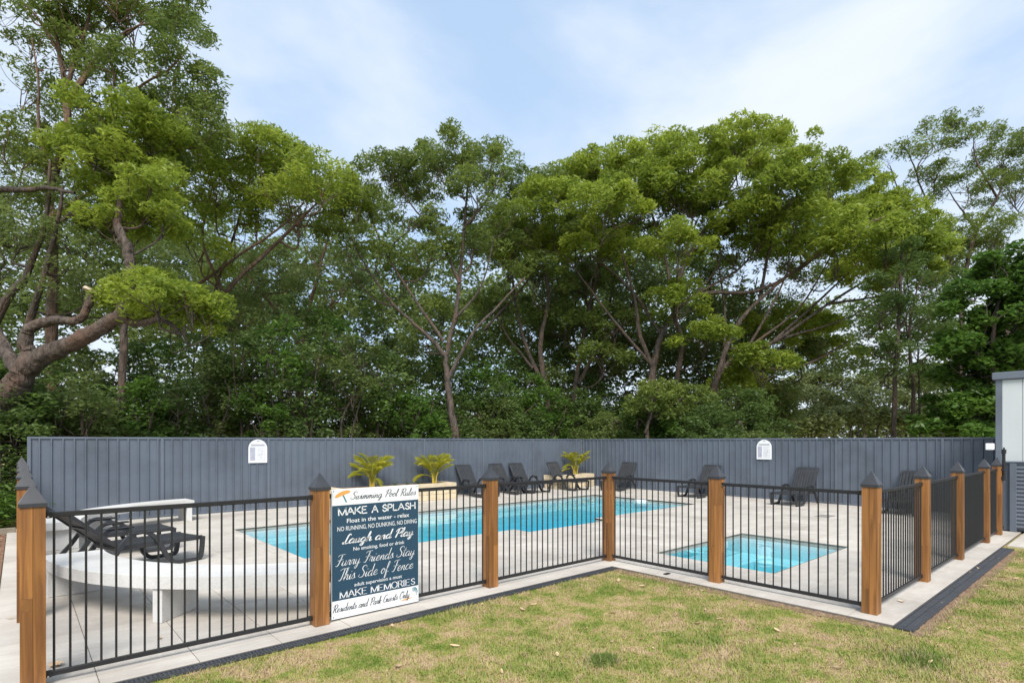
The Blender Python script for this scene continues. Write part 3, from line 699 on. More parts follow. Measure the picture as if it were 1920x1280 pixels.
LINES = [
 ('Swimming Pool Rules', 'script', (.20, .965, .026, .110), .0065, 'ink'),
 ('MAKE A SPLASH', 'brush', (.07, .955, .148, .204), .0115, 'white'),
 ('Float in the water - relax', 'font', (.16, .88, .235, .268), .008, 'white'),
 ('NO RUNNING, NO DUNKING, NO DIVING', 'font', (.06, .975, .292, .332), .0, 'white'),
 ('Laugh and Play', 'script', (.11, .93, .354, .456), .0120, 'white'),
 ('No smoking, food or drink', 'font', (.23, .82, .462, .500), .004, 'white'),
 ('Furry Friends Stay', 'script', (.04, .95, .510, .630), .0058, 'white'),
 ('This Side of Fence', 'script', (.07, .93, .617, .747), .0058, 'white'),
 ('adult supervision a must', 'font', (.24, .79, .745, .782), .004, 'white'),
 ('MAKE MEMORIES', 'serif', (.08, .95, .795, .847), .0092, 'white'),
 ('Residents and Park Guests Only', 'script', (.015, .885, .888, .972), .0065, 'ink'),
]
for txt, style, box, wgt, m_name in LINES:
    if style == 'font': q = font_text(txt, box, SW, SH, wgt)
    else: q = stroke_text(txt, SCR if style == 'script' else ROM, box, style, wgt, SW, SH)
    me = bpy.data.meshes.new('lettering'); me.from_pydata(q.v, [], q.f); me.materials.append(M[m_name]); me.update()
    obj('lettering', me, sign, (0, -.0016, 0))
# parasol, wave and swoosh marks
q = MB(); c0 = np.array([.115, SH * .955]); ax = np.array([math.cos(R(18)), math.sin(R(18))]); up = np.array([-ax[1], ax[0]])
arc = [c0 + ax * .085 * math.cos(g) + up * .034 * math.sin(g) for g in np.linspace(0, math.pi, 13)]
low = [c0 + ax * x + up * (-.010 + .006 * abs(math.sin(x * 90))) for x in np.linspace(-.085, .085, 9)][1:-1]
q.poly([(p[0], 0, p[1]) for p in arc + low]); obj('parasol_mark', q.mesh('parasol_mark', M['orange']), sign, (0, -.0016, 0))
q = MB(); a = c0 + up * .0; d = -up * .085 + ax * .012; nn = ax * .007
q.poly([(p[0], 0, p[1]) for p in (a - nn, a + d - nn, a + d + nn, a + nn)]); obj('parasol_pole', q.mesh('parasol_pole', M['teal']), sign, (0, -.0012, 0))
q = MB(); wc = np.array([.925, SH * .087])
for r0, wv, a0, a1 in ((.046, .014, -60, 150), (.030, .009, -50, 170), (.016, .008, -40, 190)):
    gs = np.radians(np.linspace(a0, a1, 12)); prev = None
    for i, g in enumerate(gs):
        ww = wv * math.sin(math.pi * (i + .6) / 12.4); e = np.array([math.cos(g), math.sin(g)]) * np.array([.8, 1.0])
        pr = (wc + e * (r0 - ww / 2), wc + e * (r0 + ww / 2))
        if prev: q.poly([(p[0], 0, p[1]) for p in (prev[0], prev[1], pr[1], pr[0])])
        prev = pr
obj('wave_mark', q.mesh('wave_mark', M['teal']), sign, (0, -.0016, 0))
q = MB()
for zz, x0, x1 in ((.052, .76, .93), (.043, .73, .90)):
    q.poly([(x0, 0, zz), ((x0 + x1) / 2, 0, zz - .003), (x1, 0, zz + .012), ((x0 + x1) / 2, 0, zz + .007)])
obj('swoosh_mark', q.mesh('swoosh_mark', M['orange']), sign, (0, -.0016, 0))
for x, z in ((.02, .02), (SW - .02, .02), (.02, SH - .02), (SW - .02, SH - .02)):
    obj('screw', MB().tube([(x, 0, z), (x, -.003, z)], .005, 8).mesh('screw', M['ink']), sign)

# ------------------------------------------------------------------ curved concrete benches
def bench(c, a0, a1, legs, label):
    t = thing('curved_bench', label, 'bench', (c[0], c[1], 0), 0)
    g = np.radians(np.linspace(a0, a1, 40)); ri, ro = 2.45, 3.0
    outline = [(ro * math.cos(x), ro * math.sin(x)) for x in g] + [(ri * math.cos(x), ri * math.sin(x)) for x in g[::-1]]
    q = MB(); n = 40
    q.v = [(r * math.cos(x), r * math.sin(x), z) for z in (.335, .452) for r in (ri, ro) for x in g]
    ix = lambda z, r, i: z * 80 + r * 40 + i
    for i in range(n - 1):
        q.f += [(ix(1, 0, i), ix(1, 1, i), ix(1, 1, i + 1), ix(1, 0, i + 1)), (ix(0, 0, i), ix(0, 0, i + 1), ix(0, 1, i + 1), ix(0, 1, i)),
                (ix(0, 1, i), ix(0, 1, i + 1), ix(1, 1, i + 1), ix(1, 1, i)), (ix(0, 0, i), ix(1, 0, i), ix(1, 0, i + 1), ix(0, 0, i + 1))]
    for i in (0, n - 1): q.f.append((ix(0, 0, i), ix(0, 1, i), ix(1, 1, i), ix(1, 0, i)))
    obj('seat', q.mesh('seat', M['concrete']), t)
    lm = MB().box(2.47, 2.98, -.05, .05, 0.001, .334).mesh('leg', M['concrete'], bevel=.004)
    for a in legs: obj('leg', lm, t, (0, 0, 0), R(a))
    return t
bench((-3.25, 3.12), 180, 266, (182.5, 222, 262), 'curved white concrete bench beside the black fence near the rules sign')
bench((-3.25, 6.30), 97, 180, (99, 138, 177), 'curved white concrete bench standing against the slate blue fence')

# ------------------------------------------------------------------ sun loungers
def ribbon(q, path, y0, y1, th):
    P = smooth_path(path, 5); T = np.gradient(P, axis=0); T /= np.linalg.norm(T, axis=1)[:, None] + 1e-9
    Nn = np.stack([-T[:, 1], T[:, 0]], 1) * th / 2; o = len(q.v); n = len(P)
    for i in range(n):
        for s, y in ((-1, y0), (1, y0), (1, y1), (-1, y1)): q.v.append((P[i][0] + s * Nn[i][0], y, P[i][1] + s * Nn[i][1]))
    for i in range(n - 1):
        for k in range(4): q.f.append((o + 4 * i + k, o + 4 * i + (k + 1) % 4, o + 4 * i + 4 + (k + 1) % 4, o + 4 * i + 4 + k))
    q.f.append((o, o + 1, o + 2, o + 3)); q.f.append((o + 4 * n - 4, o + 4 * n - 3, o + 4 * n - 2, o + 4 * n - 1))
LM = {}
def lounger_meshes(tilt):
    if tilt in LM: return LM[tilt]
    out = {}
    q = MB(); nsl = 7; wy = .56 / nsl
    for k in range(nsl):
        y = -.28 + k * wy; top = .352 - .012 * (1 - abs(k - 3) / 3.0)
        q.box(.02, 1.14, y + .004, y + wy - .004, top - .022, top)
    q.box(.0, .05, -.30, .30, .30, .345).box(1.10, 1.15, -.30, .30, .30, .342).box(.0, 1.14, -.315, -.28, .298, .356).box(.0, 1.14, .28, .315, .298, .356)
    q.box(.52, .58, -.28, .28, .300, .326)
    out['seat'] = q.mesh('seat', M['plastic'], bevel=.003)
    q = MB(); c, s = math.cos(R(tilt)), math.sin(R(tilt)); LB = .75
    def bk(l0, l1, y0, y1, z0, z1):
        o = len(q.v); q.box(l0, l1, y0, y1, z0, z1)
        q.v[o:] = [(1.10 + x * c - z * s, y, .335 + x * s + z * c) for x, y, z in q.v[o:]]
    for k in range(nsl):
        y = -.26 + k * (.52 / nsl); bk(.04, LB - .05, y + .006, y + .52 / nsl - .006, -.004, .018)
    bk(0, LB, -.305, -.26, -.02, .024); bk(0, LB, .26, .305, -.02, .024); bk(LB - .06, LB, -.27, .27, -.016, .022); bk(0, .05, -.27, .27, -.016, .022); bk(.42, .46, -.26, .26, -.026, -.006)
    out['backrest'] = q.mesh('backrest', M['plastic'], bevel=.004)
    q = MB(); ribbon(q, [(.012, .345), (.03, .12), (.07, .028), (.22, .022), (.40, .03), (.50, .11), (.60, .30), (.70, .45), (.82, .515), (.96, .50), (1.08, .38), (1.22, .17), (1.34, .022)], -.024, .024, .055)
    out['leg'] = q.mesh('leg', M['plastic'])
    q = MB(); q.box(.64, 1.0, -.035, .035, .500, .528); out['armrest'] = q.mesh('armrest', M['plastic'], bevel=.01)
    LM[tilt] = out; return out
def lounger(u, v, rz, tilt, label, group='charcoal plastic sun loungers'):
    t = thing('sun_lounger', label, 'sun lounger', (u, v, 0.001), rz, group); me = lounger_meshes(tilt)
    obj('seat', me['seat'], t); obj('backrest', me['backrest'], t)
    for s in (-1, 1): obj('leg', me['leg'], t, (0, s * .338, 0)); obj('armrest', me['armrest'], t, (0, s * .338, 0))
    return t
lounger(-4.50, 4.42, math.pi + R(17), 42, 'charcoal plastic lounger with back half raised right behind the curved bench')
lounger(-4.60, 5.62, math.pi + R(8), 42, 'charcoal plastic lounger second behind the curved bench, towards the steel fence')
HV = math.pi / 2
lounger(4.60, 8.35, HV, 58, 'charcoal plastic lounger beside the palm planter')
lounger(6.08, 8.35, HV + .05, 58, 'charcoal plastic lounger second along from the palm planter')
lounger(6.84, 8.32, HV - .04, 58, 'charcoal plastic lounger third along from the palm planter')
lounger(8.55, 8.05, HV + .03, 58, 'charcoal plastic lounger in front of the corner palm planter')
lounger(9.15, 7.35, 0.15, 58, 'charcoal plastic lounger standing alone by fence corner')
lounger(9.10, 4.25, -.02, 58, 'charcoal plastic lounger at the pool end, past the notice from the shed')
lounger(9.10, 1.35, -.06, 62, 'charcoal plastic lounger beyond the spa close to the arched notice')
lounger(9.12, -1.25, -.04, 62, 'charcoal plastic lounger seen through the side fence near the shed')

# ------------------------------------------------------------------ sandstone planters and palms
def planter(u0, u1, v0, v1, label, courses=3, hc=.165):
    t = thing('stone_planter', label, 'planter', (u0, v0, 0)); th = .16; W, D = u1 - u0, v1 - v0
    for k in range(courses):
        z0 = k * hc; x = 0.0; 
        while x < W - .05:
            ln = min(random.uniform(.42, .62), W - x)
            if W - x - ln < .15: ln = W - x
            obj('stone_block', MB().box(x + .003, x + ln - .003, random.uniform(-.006, .006), th, z0 + .003, z0 + hc - .002).mesh('stone_block', M['stone'], bevel=.008), t); x += ln
        for xs in ((0, th), (W - th, W)):
            y = th + .003
            while y < D - .05:
                ln = min(random.uniform(.35, .5), D - y)
                obj('stone_block', MB().box(xs[0] + random.uniform(0, .006), xs[1], y + .003, y + ln - .003, z0 + .003, z0 + hc - .002).mesh('stone_block', M['stone'], bevel=.008), t); y += ln
    obj('planting_soil', MB().box(th, W - th, th, D, .25, courses * hc - .05).mesh('planting_soil', M['soil']), t)
    return t
planter(-0.15, 3.62, 8.82, 9.82, 'long sandstone block planter holding two palms')
planter(8.35, 10.45, 9.12, 9.82, 'sandstone block planter in the corner of the steel fence')
def palm(u, v, z, hgt, seed, label, nf=15, leafy=1.0):
    r = np.random.default_rng(seed); t = thing('palm_plant', label, 'palm', (u, v, z), 0, 'golden cane palms')
    q = MB()
    for k in range(6):
        a = r.uniform(0, 6.28); d = r.uniform(.02, .09)
        q.tube(smooth_path([(d * math.cos(a), d * math.sin(a), -.05), (d * 1.3 * math.cos(a), d * 1.3 * math.sin(a), hgt * .25), (d * 2.2 * math.cos(a), d * 2.2 * math.sin(a), hgt * .38)], 3), np.linspace(.024, .012, 7), 7)
    obj('stem', q.mesh('stem', M['palm_stem'], smooth=True), t)
    for k in range(nf):
        a = 2 * math.pi * k / nf * 2.4 + r.uniform(-.3, .3); el = r.uniform(1.0, 1.5) if r.random() > .18 else r.uniform(.25, .6); ln = hgt * (r.uniform(.7, .95) if el > .7 else .6)
        P = []; p = np.array([.05 * math.cos(a), .05 * math.sin(a), hgt * r.uniform(.12, .34)]); e = min(1.5, el + .25); ns_ = 14
        for i in range(ns_):
            P.append(p.copy()); st = ln / ns_
            p = p + st * np.array([math.cos(a) * math.cos(e), math.sin(a) * math.cos(e), math.sin(e)]); e -= (.85 + r.uniform(-.4, .9)) / ns_ * (1.4 - el * .3)
        P = np.array(P); q = MB(); q.tube(P, np.linspace(.009, .002, ns_), 4); n0 = len(q.v); tint = [0.55] * n0
        T = np.gradient(P, axis=0); T /= np.linalg.norm(T, axis=1)[:, None]
        old = r.random() < .2
        for i in range(4, ns_):
            for f_ in (0, .2, .4, .6, .8):
                c = P[i] + (T[i] * ln / ns_) * f_
                for s in (-1, 1):
                    sd = np.cross(T[i], (0, 0, 1.0)); sd /= np.linalg.norm(sd) + 1e-9
                    dr = T[i] * .9 + sd * s * r.uniform(.35, .75) + np.array([0, 0, r.uniform(-.3, .2)]); dr /= np.linalg.norm(dr)
                    ll = hgt * .24 * math.sin(math.pi * (i - 2.5) / (ns_ - 1.5)) * r.uniform(.8, 1.15) + .03
                    wv = np.cross(dr, T[i]); wv /= np.linalg.norm(wv) + 1e-9
                    tip = c + dr * ll + np.array([0, 0, -ll * .18]); o_ = len(q.v)
                    q.v += [tuple(c), tuple(c + dr * ll * .5 + wv * .0055), tuple(tip), tuple(c + dr * ll * .5 - wv * .0055)]; q.f.append((o_, o_ + 1, o_ + 2, o_ + 3))
                    tv = (r.uniform(.75, 1.0) if old or i > ns_ - 3 else r.uniform(0, .75)); tint += [tv] * 4
        me = bpy.data.meshes.new('frond'); me.from_pydata(q.v, [], q.f); at_ = me.attributes.new('tint', 'FLOAT', 'POINT'); at_.data.foreach_set('value', tint)
        me.materials.append(M['palm_leaf']); me.update(); obj('frond', me, t)
palm(1.05, 9.32, .44, 0.95, 3, 'yellow green palm with dry tips in the long planter near the benches', 30)
palm(3.12, 9.32, .44, 0.95, 5, 'yellow green palm with a drooping frond at the lounger end of the planter', 30)
palm(9.75, 9.45, .44, 0.95, 8, 'small green palm in the corner planter', 24)
for k, u in enumerate((1.75, 2.15, 2.5)):
    V = []; r = np.random.default_rng(40 + k); q = MB()
    for j in range(26):
        a = r.uniform(0, 6.28); l = r.uniform(.15, .3); w_ = .008; d = np.array([math.cos(a) * .7, math.sin(a) * .7, r.uniform(.4, 1)]); d /= np.linalg.norm(d); sd = np.array([-math.sin(a), math.cos(a), 0]) * w_
        q.poly([tuple(-sd), tuple(d * l), tuple(sd)])
    me = q.mesh('small_plant', M['leaf_mid']); tag(obj('small_plant', me, None, (u, 9.25, .44)), 'low tufted green plant between the two palms', 'plant', 'low plants in the long planter')

# ------------------------------------------------------------------ shed
shed = thing('shed', 'pale clad shed with slate trim and corrugated base', 'shed', (8.0, -3.22, 0))
obj('frame', MB().box(.03, 3.0, -6.0, -.01, .02, 2.98).mesh('frame', M['fence']), shed)
pm = MB().box(0, .028, -.296, -.002, 1.36, 2.95).mesh('wall_panel', M['shed_white'], bevel=.004)
for k in range(19): obj('wall_panel', pm, shed, (0, -.085 - k * .30, 0))
obj('corner_trim', MB().box(-.012, .06, -.085, .012, .0, 2.96).mesh('corner_trim', M['fence_trim'], bevel=.004), shed)
obj('roof_fascia', MB().box(-.06, 3.1, -6.0, .06, 2.96, 3.10).mesh('roof_fascia', M['fence_trim'], bevel=.01), shed)
q = MB(); zs = np.arange(.06, 1.335, .0105)
for z0, z1 in zip(zs[:-1], zs[1:]):
    f0, f1 = -.004 - .018 * (.5 + .5 * math.sin(z0 / .076 * 2 * math.pi)), -.004 - .018 * (.5 + .5 * math.sin(z1 / .076 * 2 * math.pi))
    q.poly([(f0, -.30, z0), (f0, -6, z0), (f1, -6, z1), (f1, -.30, z1)])
obj('corrugated_sheet', q.mesh('corrugated_sheet', M['fence'], smooth=True), shed)
obj('flashing', MB().box(-.035, .03, -6, -.088, 1.335, 1.36).mesh('flashing', M['fence_trim']), shed)
obj('corner_post', MB().box(-.03, .02, -.30, -.20, 0, 1.33).mesh('corner_post', M['fence_trim'], bevel=.004), shed)
tag(obj('light_box', MB().box(7.80, 7.98, -3.20, -3.08, 1.58, 1.71).mesh('light_box', M['white'], bevel=.012)), 'small white box light fixed at the shed corner', 'light')

# ------------------------------------------------------------------ grass blades
def blades(n, reg, name):
    u = rng.uniform(reg[0], reg[1], n); v = rng.uniform(reg[2], reg[3], n)
    ok = ~((u > -0.22) & (v > -3.79)) & ~(v > -0.308) & ~((u > 6.0) & (v > -6.5))
    u, v = u[ok], v[ok]; n = len(u)
    patch = .5 + .5 * np.sin(u * 1.7 + 2 * np.sin(v * .9)) * np.cos(v * 2.1 + np.sin(u * 1.3))
    hgt = rng.uniform(.012, .034, n) * (.6 + .7 * patch)
    tuft = np.zeros(n)
    for tu, tv, tr in ((-.9, -3.95, .35), (1.9, -4.55, .42), (-2.9, -2.3, .28), (-4.0, -.55, .35), (-5.0, -.55, .3), (-2.0, -2.7, .22), (-3.0, -.5, .25), (-1.3, -.5, .25)):
        tuft = np.maximum(tuft, np.exp(-((u - tu) ** 2 + (v - tv) ** 2) / (tr * tr)))
    hgt = hgt * (1 + .5 * tuft)
    a = rng.uniform(0, 6.28, n); lean = rng.uniform(.2, 1.3, n); wv = rng.uniform(.0014, .0030, n) * 1.4
    dx, dy = np.cos(a) * lean * hgt, np.sin(a) * lean * hgt; px, py = -np.sin(a) * wv, np.cos(a) * wv
    z = np.full(n, GZ - .002)
    V = np.stack([np.stack([u - px, v - py, z], 1), np.stack([u + px, v + py, z], 1), np.stack([u + dx, v + dy, z + hgt], 1)], 1).reshape(-1, 3)
    o = obj(name, mesh_np(name, V, np.arange(3 * n).reshape(-1, 3), M['blade'])); struct(o, 'stuff'); o['label'] = 'short patchy lawn grass in front of the pool fence'; o['category'] = 'grass'
blades(250000, (-7.2, 2.2, -5.6, -0.3), 'lawn_grass')
blades(60000, (2.2, 7.0, -6.5, -3.7), 'lawn_grass')
dg = rng.uniform(0, 1, 900)
# fresh green tufts in the lawn
for tu, tv, tr, nm in ((-.95, -3.95, .30, 'bright green grass tuft on the lawn close to the outer fence corner'), (1.95, -4.55, .36, 'dark green grass clump on the lawn beside the ribbed drain'), (-2.9, -2.25, .20, 'small dark green grass clump in the middle of the lawn')):
    n = 1500; a = rng.uniform(0, 6.28, n); r_ = tr * np.sqrt(rng.uniform(0, 1, n)) * rng.uniform(.5, 1.1, n); u = tu + r_ * np.cos(a); v = tv + r_ * np.sin(a) * .8
    hg = rng.uniform(.02, .055, n) * (1.15 - r_ / tr * .6); b_ = rng.uniform(0, 6.28, n); ln = rng.uniform(.3, 1.2, n) * hg; wv = .0022
    V = np.stack([np.stack([u - np.sin(b_) * wv, v + np.cos(b_) * wv, np.full(n, GZ)], 1), np.stack([u + np.sin(b_) * wv, v - np.cos(b_) * wv, np.full(n, GZ)], 1), np.stack([u + np.cos(b_) * ln, v + np.sin(b_) * ln, GZ + hg], 1)], 1).reshape(-1, 3)
    tag(obj('grass_clump', mesh_np('grass_clump', V, np.arange(3 * n).reshape(-1, 3), M['leaf_grass'], tint=np.repeat(rng.uniform(.2, 1, n), 3))), nm, 'grass clump')

# ------------------------------------------------------------------ fallen leaves
lf = []
for k in range(4):
    q = MB(); n = 7; L_ = .045; W_ = .011 + .003 * k; cr = .35 + .25 * k
    for i in range(n):
        x = -L_ + 2 * L_ * i / (n - 1); wv = W_ * math.sin(math.pi * (i + .25) / (n - .5)) ** .8; zc = .006 + cr * x * x * 3
        q.v += [(x, -wv, zc + .004), (x, 0, zc), (x, wv, zc + .005)]
    for i in range(n - 1):
        for j in (0, 1): q.f.append((3 * i + j, 3 * i + j + 1, 3 * i + j + 4, 3 * i + j + 3))
    lf.append(q.mesh('dry_leaf', M['dryleaf'], smooth=True))
def gpx(x, y, z=0.0):
    Y = F * (CH - z) / (y - HOR); p = at(x, y, Y); return p
spots = [(735, 1175), (745, 1252), (852, 1213), (905, 1135), (1075, 1105), (1090, 1098), (1160, 1090), (1182, 1108), (1205, 1100), (1288, 1093), (1300, 1100), (1315, 1108), (1095, 1148), (1150, 1150), (1268, 1155), (1310, 1170), (1322, 1145), (1350, 1162), (1100, 1180), (1168, 1194), (1148, 1205), (1245, 1187), (1458, 1184), (1520, 1177), (1225, 1217), (1570, 1254), (1745, 1243), (1760, 1140), (1770, 1133), (1745, 1147), (1780, 1180), (1840, 1178), (1895, 1128), (1905, 1100), (1880, 1085), (1850, 1100), (1790, 1104), (1770, 1097), (1815, 1075), (1835, 1068), (1860, 1052), (1870, 1048), (1905, 1086), (1490, 1210), (1045, 1230), (940, 1262), (1010, 1150), (1000, 1135), (980, 1145), (1090, 1160)]
for x, y in spots[::1]:
    p = gpx(x, y, GZ); o = obj('dry_leaf', random.choice(lf), None, (p[0], p[1], GZ + .012), random.uniform(0, 6.28)); s = random.uniform(.45, 1.15); o.scale = (s, s * random.uniform(.8, 1.4), s)
    o.rotation_euler = (random.uniform(-.35, .35), random.uniform(-.3, .3), random.uniform(0, 6.28))
    tag(o, 'small curled dry leaf lying on the lawn', 'leaf', 'dry leaves on the lawn')
for x, y in ((105, 1248), (450, 1040), (20, 1160), (1445, 1090), (300, 1197), (1690, 1128), (1055, 1083), (680, 1120), (985, 1003), (1305, 926)):
    p = gpx(x, y, 0); o = obj('dry_leaf', random.choice(lf), None, (p[0], p[1], .003), random.uniform(0, 6.28)); s = 1.5 if x == 105 else random.uniform(.6, 1.0); o.scale = (s * .8, s * 1.6 if x == 105 else s, s)
    tag(o, 'small brown leaf lying on the pale paving', 'leaf', 'dry leaves on the paving')

# ------------------------------------------------------------------ trees
def leaf_cloud(C, size, droop, r, wratio=.27):
    """diamond leaves at centres C"""
    n = len(C); a = r.uniform(0, 2 * np.pi, n); z = r.normal(-droop * .8, .45, n); xy = np.ones(n)
    d = np.stack([np.cos(a) * xy, np.sin(a) * xy, z], 1); d /= np.linalg.norm(d, axis=1)[:, None]
    k = r.normal(0, 1, (n, 3)); k[:, 2] += 1.3; s = np.cross(d, k); s /= np.linalg.norm(s, axis=1)[:, None] + 1e-9
    Ls = (size * r.uniform(.7, 1.3, n))[:, None]; W = Ls * wratio
    V = np.stack([C - d * Ls * .5, C + s * W * .5 - d * Ls * .05, C + d * Ls * .5, C - s * W * .5 - d * Ls * .05], 1).reshape(-1, 3)
    return V
def tube_np(paths, sides, rough=0.0):
    """paths: list of (P (n,3), rad (n,)) -> V, F"""
    Vs, Fs, o = [], [], 0
    g = np.arange(sides) * 2 * np.pi / sides; cg, sg = np.cos(g), np.sin(g)
    for P, rad in paths:
        n = len(P); T = np.gradient(P, axis=0); T /= np.linalg.norm(T, axis=1)[:, None] + 1e-9
        ref = np.where(np.abs(T[:, 2:3]) < .85, np.array([[0, 0, 1.0]]), np.array([[1.0, 0, 0]]))
        if np.ptp(np.abs(T[:, 2])) > 0: ref = np.broadcast_to(ref[0], T.shape)
        b = np.cross(T, ref); b /= np.linalg.norm(b, axis=1)[:, None] + 1e-9; c = np.cross(b, T)
        rr = rad[:, None] * (1 + rough * (np.sin(5 * g[None, :] + .35 * np.arange(n)[:, None]) * .5 + .6 * np.sin(2 * g[None, :] - .5 * np.arange(n)[:, None]) + rng.normal(0, .5, (n, sides)))) if rough else np.broadcast_to(rad[:, None], (n, sides))
        V = P[:, None, :] + rr[:, :, None] * (cg[None, :, None] * b[:, None, :] + sg[None, :, None] * c[:, None, :])
        Vs.append(V.reshape(-1, 3)); i = np.arange((n - 1) * sides); ring = i // sides; k = i % sides; k2 = (k + 1) % sides
        Fs.append(np.stack([o + ring * sides + k, o + ring * sides + k2, o + (ring + 1) * sides + k2, o + (ring + 1) * sides + k], 1)); o += n * sides
    return np.vstack(Vs), np.vstack(Fs)
LEAFN = [0]
def tree(name, label, cat, Y, limbs, blobs, leaf, bark_m, seed, spread=1.0, lsize=.16, per=110, sub_r=.42, droop=.5, back=0.5, group=None, wood=True, tube_sides=7, flat=.62, dens=1.5, wr=.27, girth=.55):
    """limbs: lists of (px, py, half-width px[, depth offset]); blobs: (px, py, rx px, ry px[, depth offset])"""
    r = np.random.default_rng(seed); s = Y / F
    b0 = limbs[0][0]; base = at(b0[0], HOR, Y); base[2] = 0.0
    t = thing(name, label, cat, tuple(base), 0, group)
    view = np.array([UX[1], VX[1], 0.0])                   # plan direction of camera depth
    nodes, paths = [], []
    for li, lb in enumerate(limbs):
        off = 0.0; P = []
        dz = r.uniform(-.9, .9) * spread if li else 0.0
        for i, q in enumerate(lb):
            d = q[3] if len(q) > 3 else dz * (i / max(1, len(lb) - 1))
            P.append(np.append(at(q[0], q[1], Y + d), q[2] * girth * (1 - .35 * i / (len(lb) - 1)) * (Y + d) / F))
        P = smooth_path(np.array(P), 12 if tube_sides > 7 else 6)
        if li == 0: P[0, 2] = min(P[0, 2], -.1)
        wob = np.cumsum(r.normal(0, .012 * spread, (len(P), 3)), axis=0); wob -= np.linspace(0, 1, len(P))[:, None] * wob[-1]
        P[:, :3] += wob * np.sqrt(s / .02)
        paths.append((P[:, :3] - base, np.maximum(P[:, 3], .008) * (1 + .07 * np.sin(np.arange(len(P)) * 1.7) * r.uniform(.3, 1)))); nodes.append(P)
    NODE = np.vstack(nodes)
    thin = []; CC, TT = [], []
    xs = [q[0] for q in blobs]; half = (max(xs) - min(xs)) * s * .5
    full = [(*q, 0)[:5] if len(q) > 4 else (*q, r.uniform(-.35, .55) * half * spread) for q in blobs]
    ncopy = int(len(blobs) * back)
    for k in r.permutation(len(blobs))[:ncopy]:
        q = full[k]; full.append((q[0] + r.normal(0, q[2] * .5), q[1] + abs(r.normal(0, q[3] * .5)), q[2], q[3] * .9, q[4] + r.uniform(.6, 1.5) * max(half * .7, 1.2)))
    for bx, by, rx, ry, dd in full:
        Yb = Y + dd; k = Yb / F; c = at(bx, by, Yb); RX, RZ = rx * k * 1.10, ry * k * 1.14
        ns_ = max(4, int(np.pi * RX * max(RZ, .5 * RX) / (sub_r ** 2 * 2.0) * dens * 1.3))
        rho = np.sqrt(r.uniform(0, 1, ns_)); phi = r.uniform(0, 2 * np.pi, ns_); hgt = np.sqrt(np.clip(1 - rho ** 2, 0, 1)) * r.uniform(.55, 1.0, ns_) * 1.5 - .7
        low = r.random(ns_) < .18; hgt[low] -= r.uniform(.2, .6, low.sum())
        sub = np.stack([c[0] + RX * rho * np.cos(phi), c[1] + RX * rho * np.sin(phi), c[2] + RZ * hgt], 1)
        # limb the cluster hangs from
        hub = c + np.array([0, 0, -RZ * 1.0 - RX * .30])
        dist = np.linalg.norm(NODE[:, :3] - hub, axis=1) + np.clip(NODE[:, 2] - hub[2] + .3, 0, None) * 3
        j = int(np.argmin(dist)); src = NODE[j]
        if wood:
            mid = (src[:3] + hub) / 2 + np.array([0, 0, -.12 * np.linalg.norm(hub - src[:3])]) + r.normal(0, .15, 3)
            P = smooth_path(np.array([src[:3], mid, hub, hub + (c - hub) * .55]), 5); rb = min(src[3] * .8, .018 + .016 * RX)
            thin.append((P - base, np.linspace(rb, rb * .5, len(P))))
            NODE = np.vstack([NODE, np.hstack([P, np.linspace(rb, rb * .5, len(P))[:, None]])])
            for w_ in range(ns_):
                if w_ % 2: continue
                a0 = P[r.integers(len(P) // 2, len(P))]; e = sub[w_]; m2 = (a0 + e) / 2 + np.array([0, 0, -.1 * RZ]) + r.normal(0, .08, 3)
                Q = smooth_path(np.array([a0, m2, e]), 3); thin.append((Q - base, np.linspace(rb * .5, .005, len(Q))))
        npl = np.maximum(8, (per * 1.25 * r.uniform(.5, 1.4, ns_)).astype(int))
        tid = np.repeat(np.arange(ns_), npl); n = len(tid)
        sr = (sub_r * r.uniform(.7, 1.3, ns_))[tid]
        dirs = r.normal(0, 1, (n, 3)); dirs /= np.linalg.norm(dirs, axis=1)[:, None]; rad = r.uniform(.15, 1, n) ** .55
        C = sub[tid] + dirs * (sr * rad)[:, None] * np.array([1, 1, flat]); C[:, 2] -= .25 * sr * rad ** 2
        CC.append(C); tb = np.clip(r.normal(.45, .18), .1, .85) + r.normal(0, .16, ns_); TT.append(np.clip(tb[tid], 0, 1))
    C = np.vstack(CC); T_ = np.concatenate(TT)
    V = leaf_cloud(C, lsize, droop, r, wr) - base; LEAFN[0] += len(C)
    o = obj('crown', mesh_np('crown', V, np.arange(len(V)).reshape(-1, 4), M[leaf], tint=np.repeat(T_, 4)), t); o['kind'] = 'stuff'
    V, Fq = tube_np(paths, 22 if tube_sides > 7 else 9 if tube_sides == 7 else tube_sides, .07 if tube_sides > 7 else .04); obj('trunk', mesh_np('trunk', V, Fq, M[bark_m], smooth=True), t)
    if thin:
        V, Fq = tube_np(thin, 4); obj('twigs', mesh_np('twigs', V, Fq, M[bark_m], smooth=True), t)['kind'] = 'stuff'
    return t, base

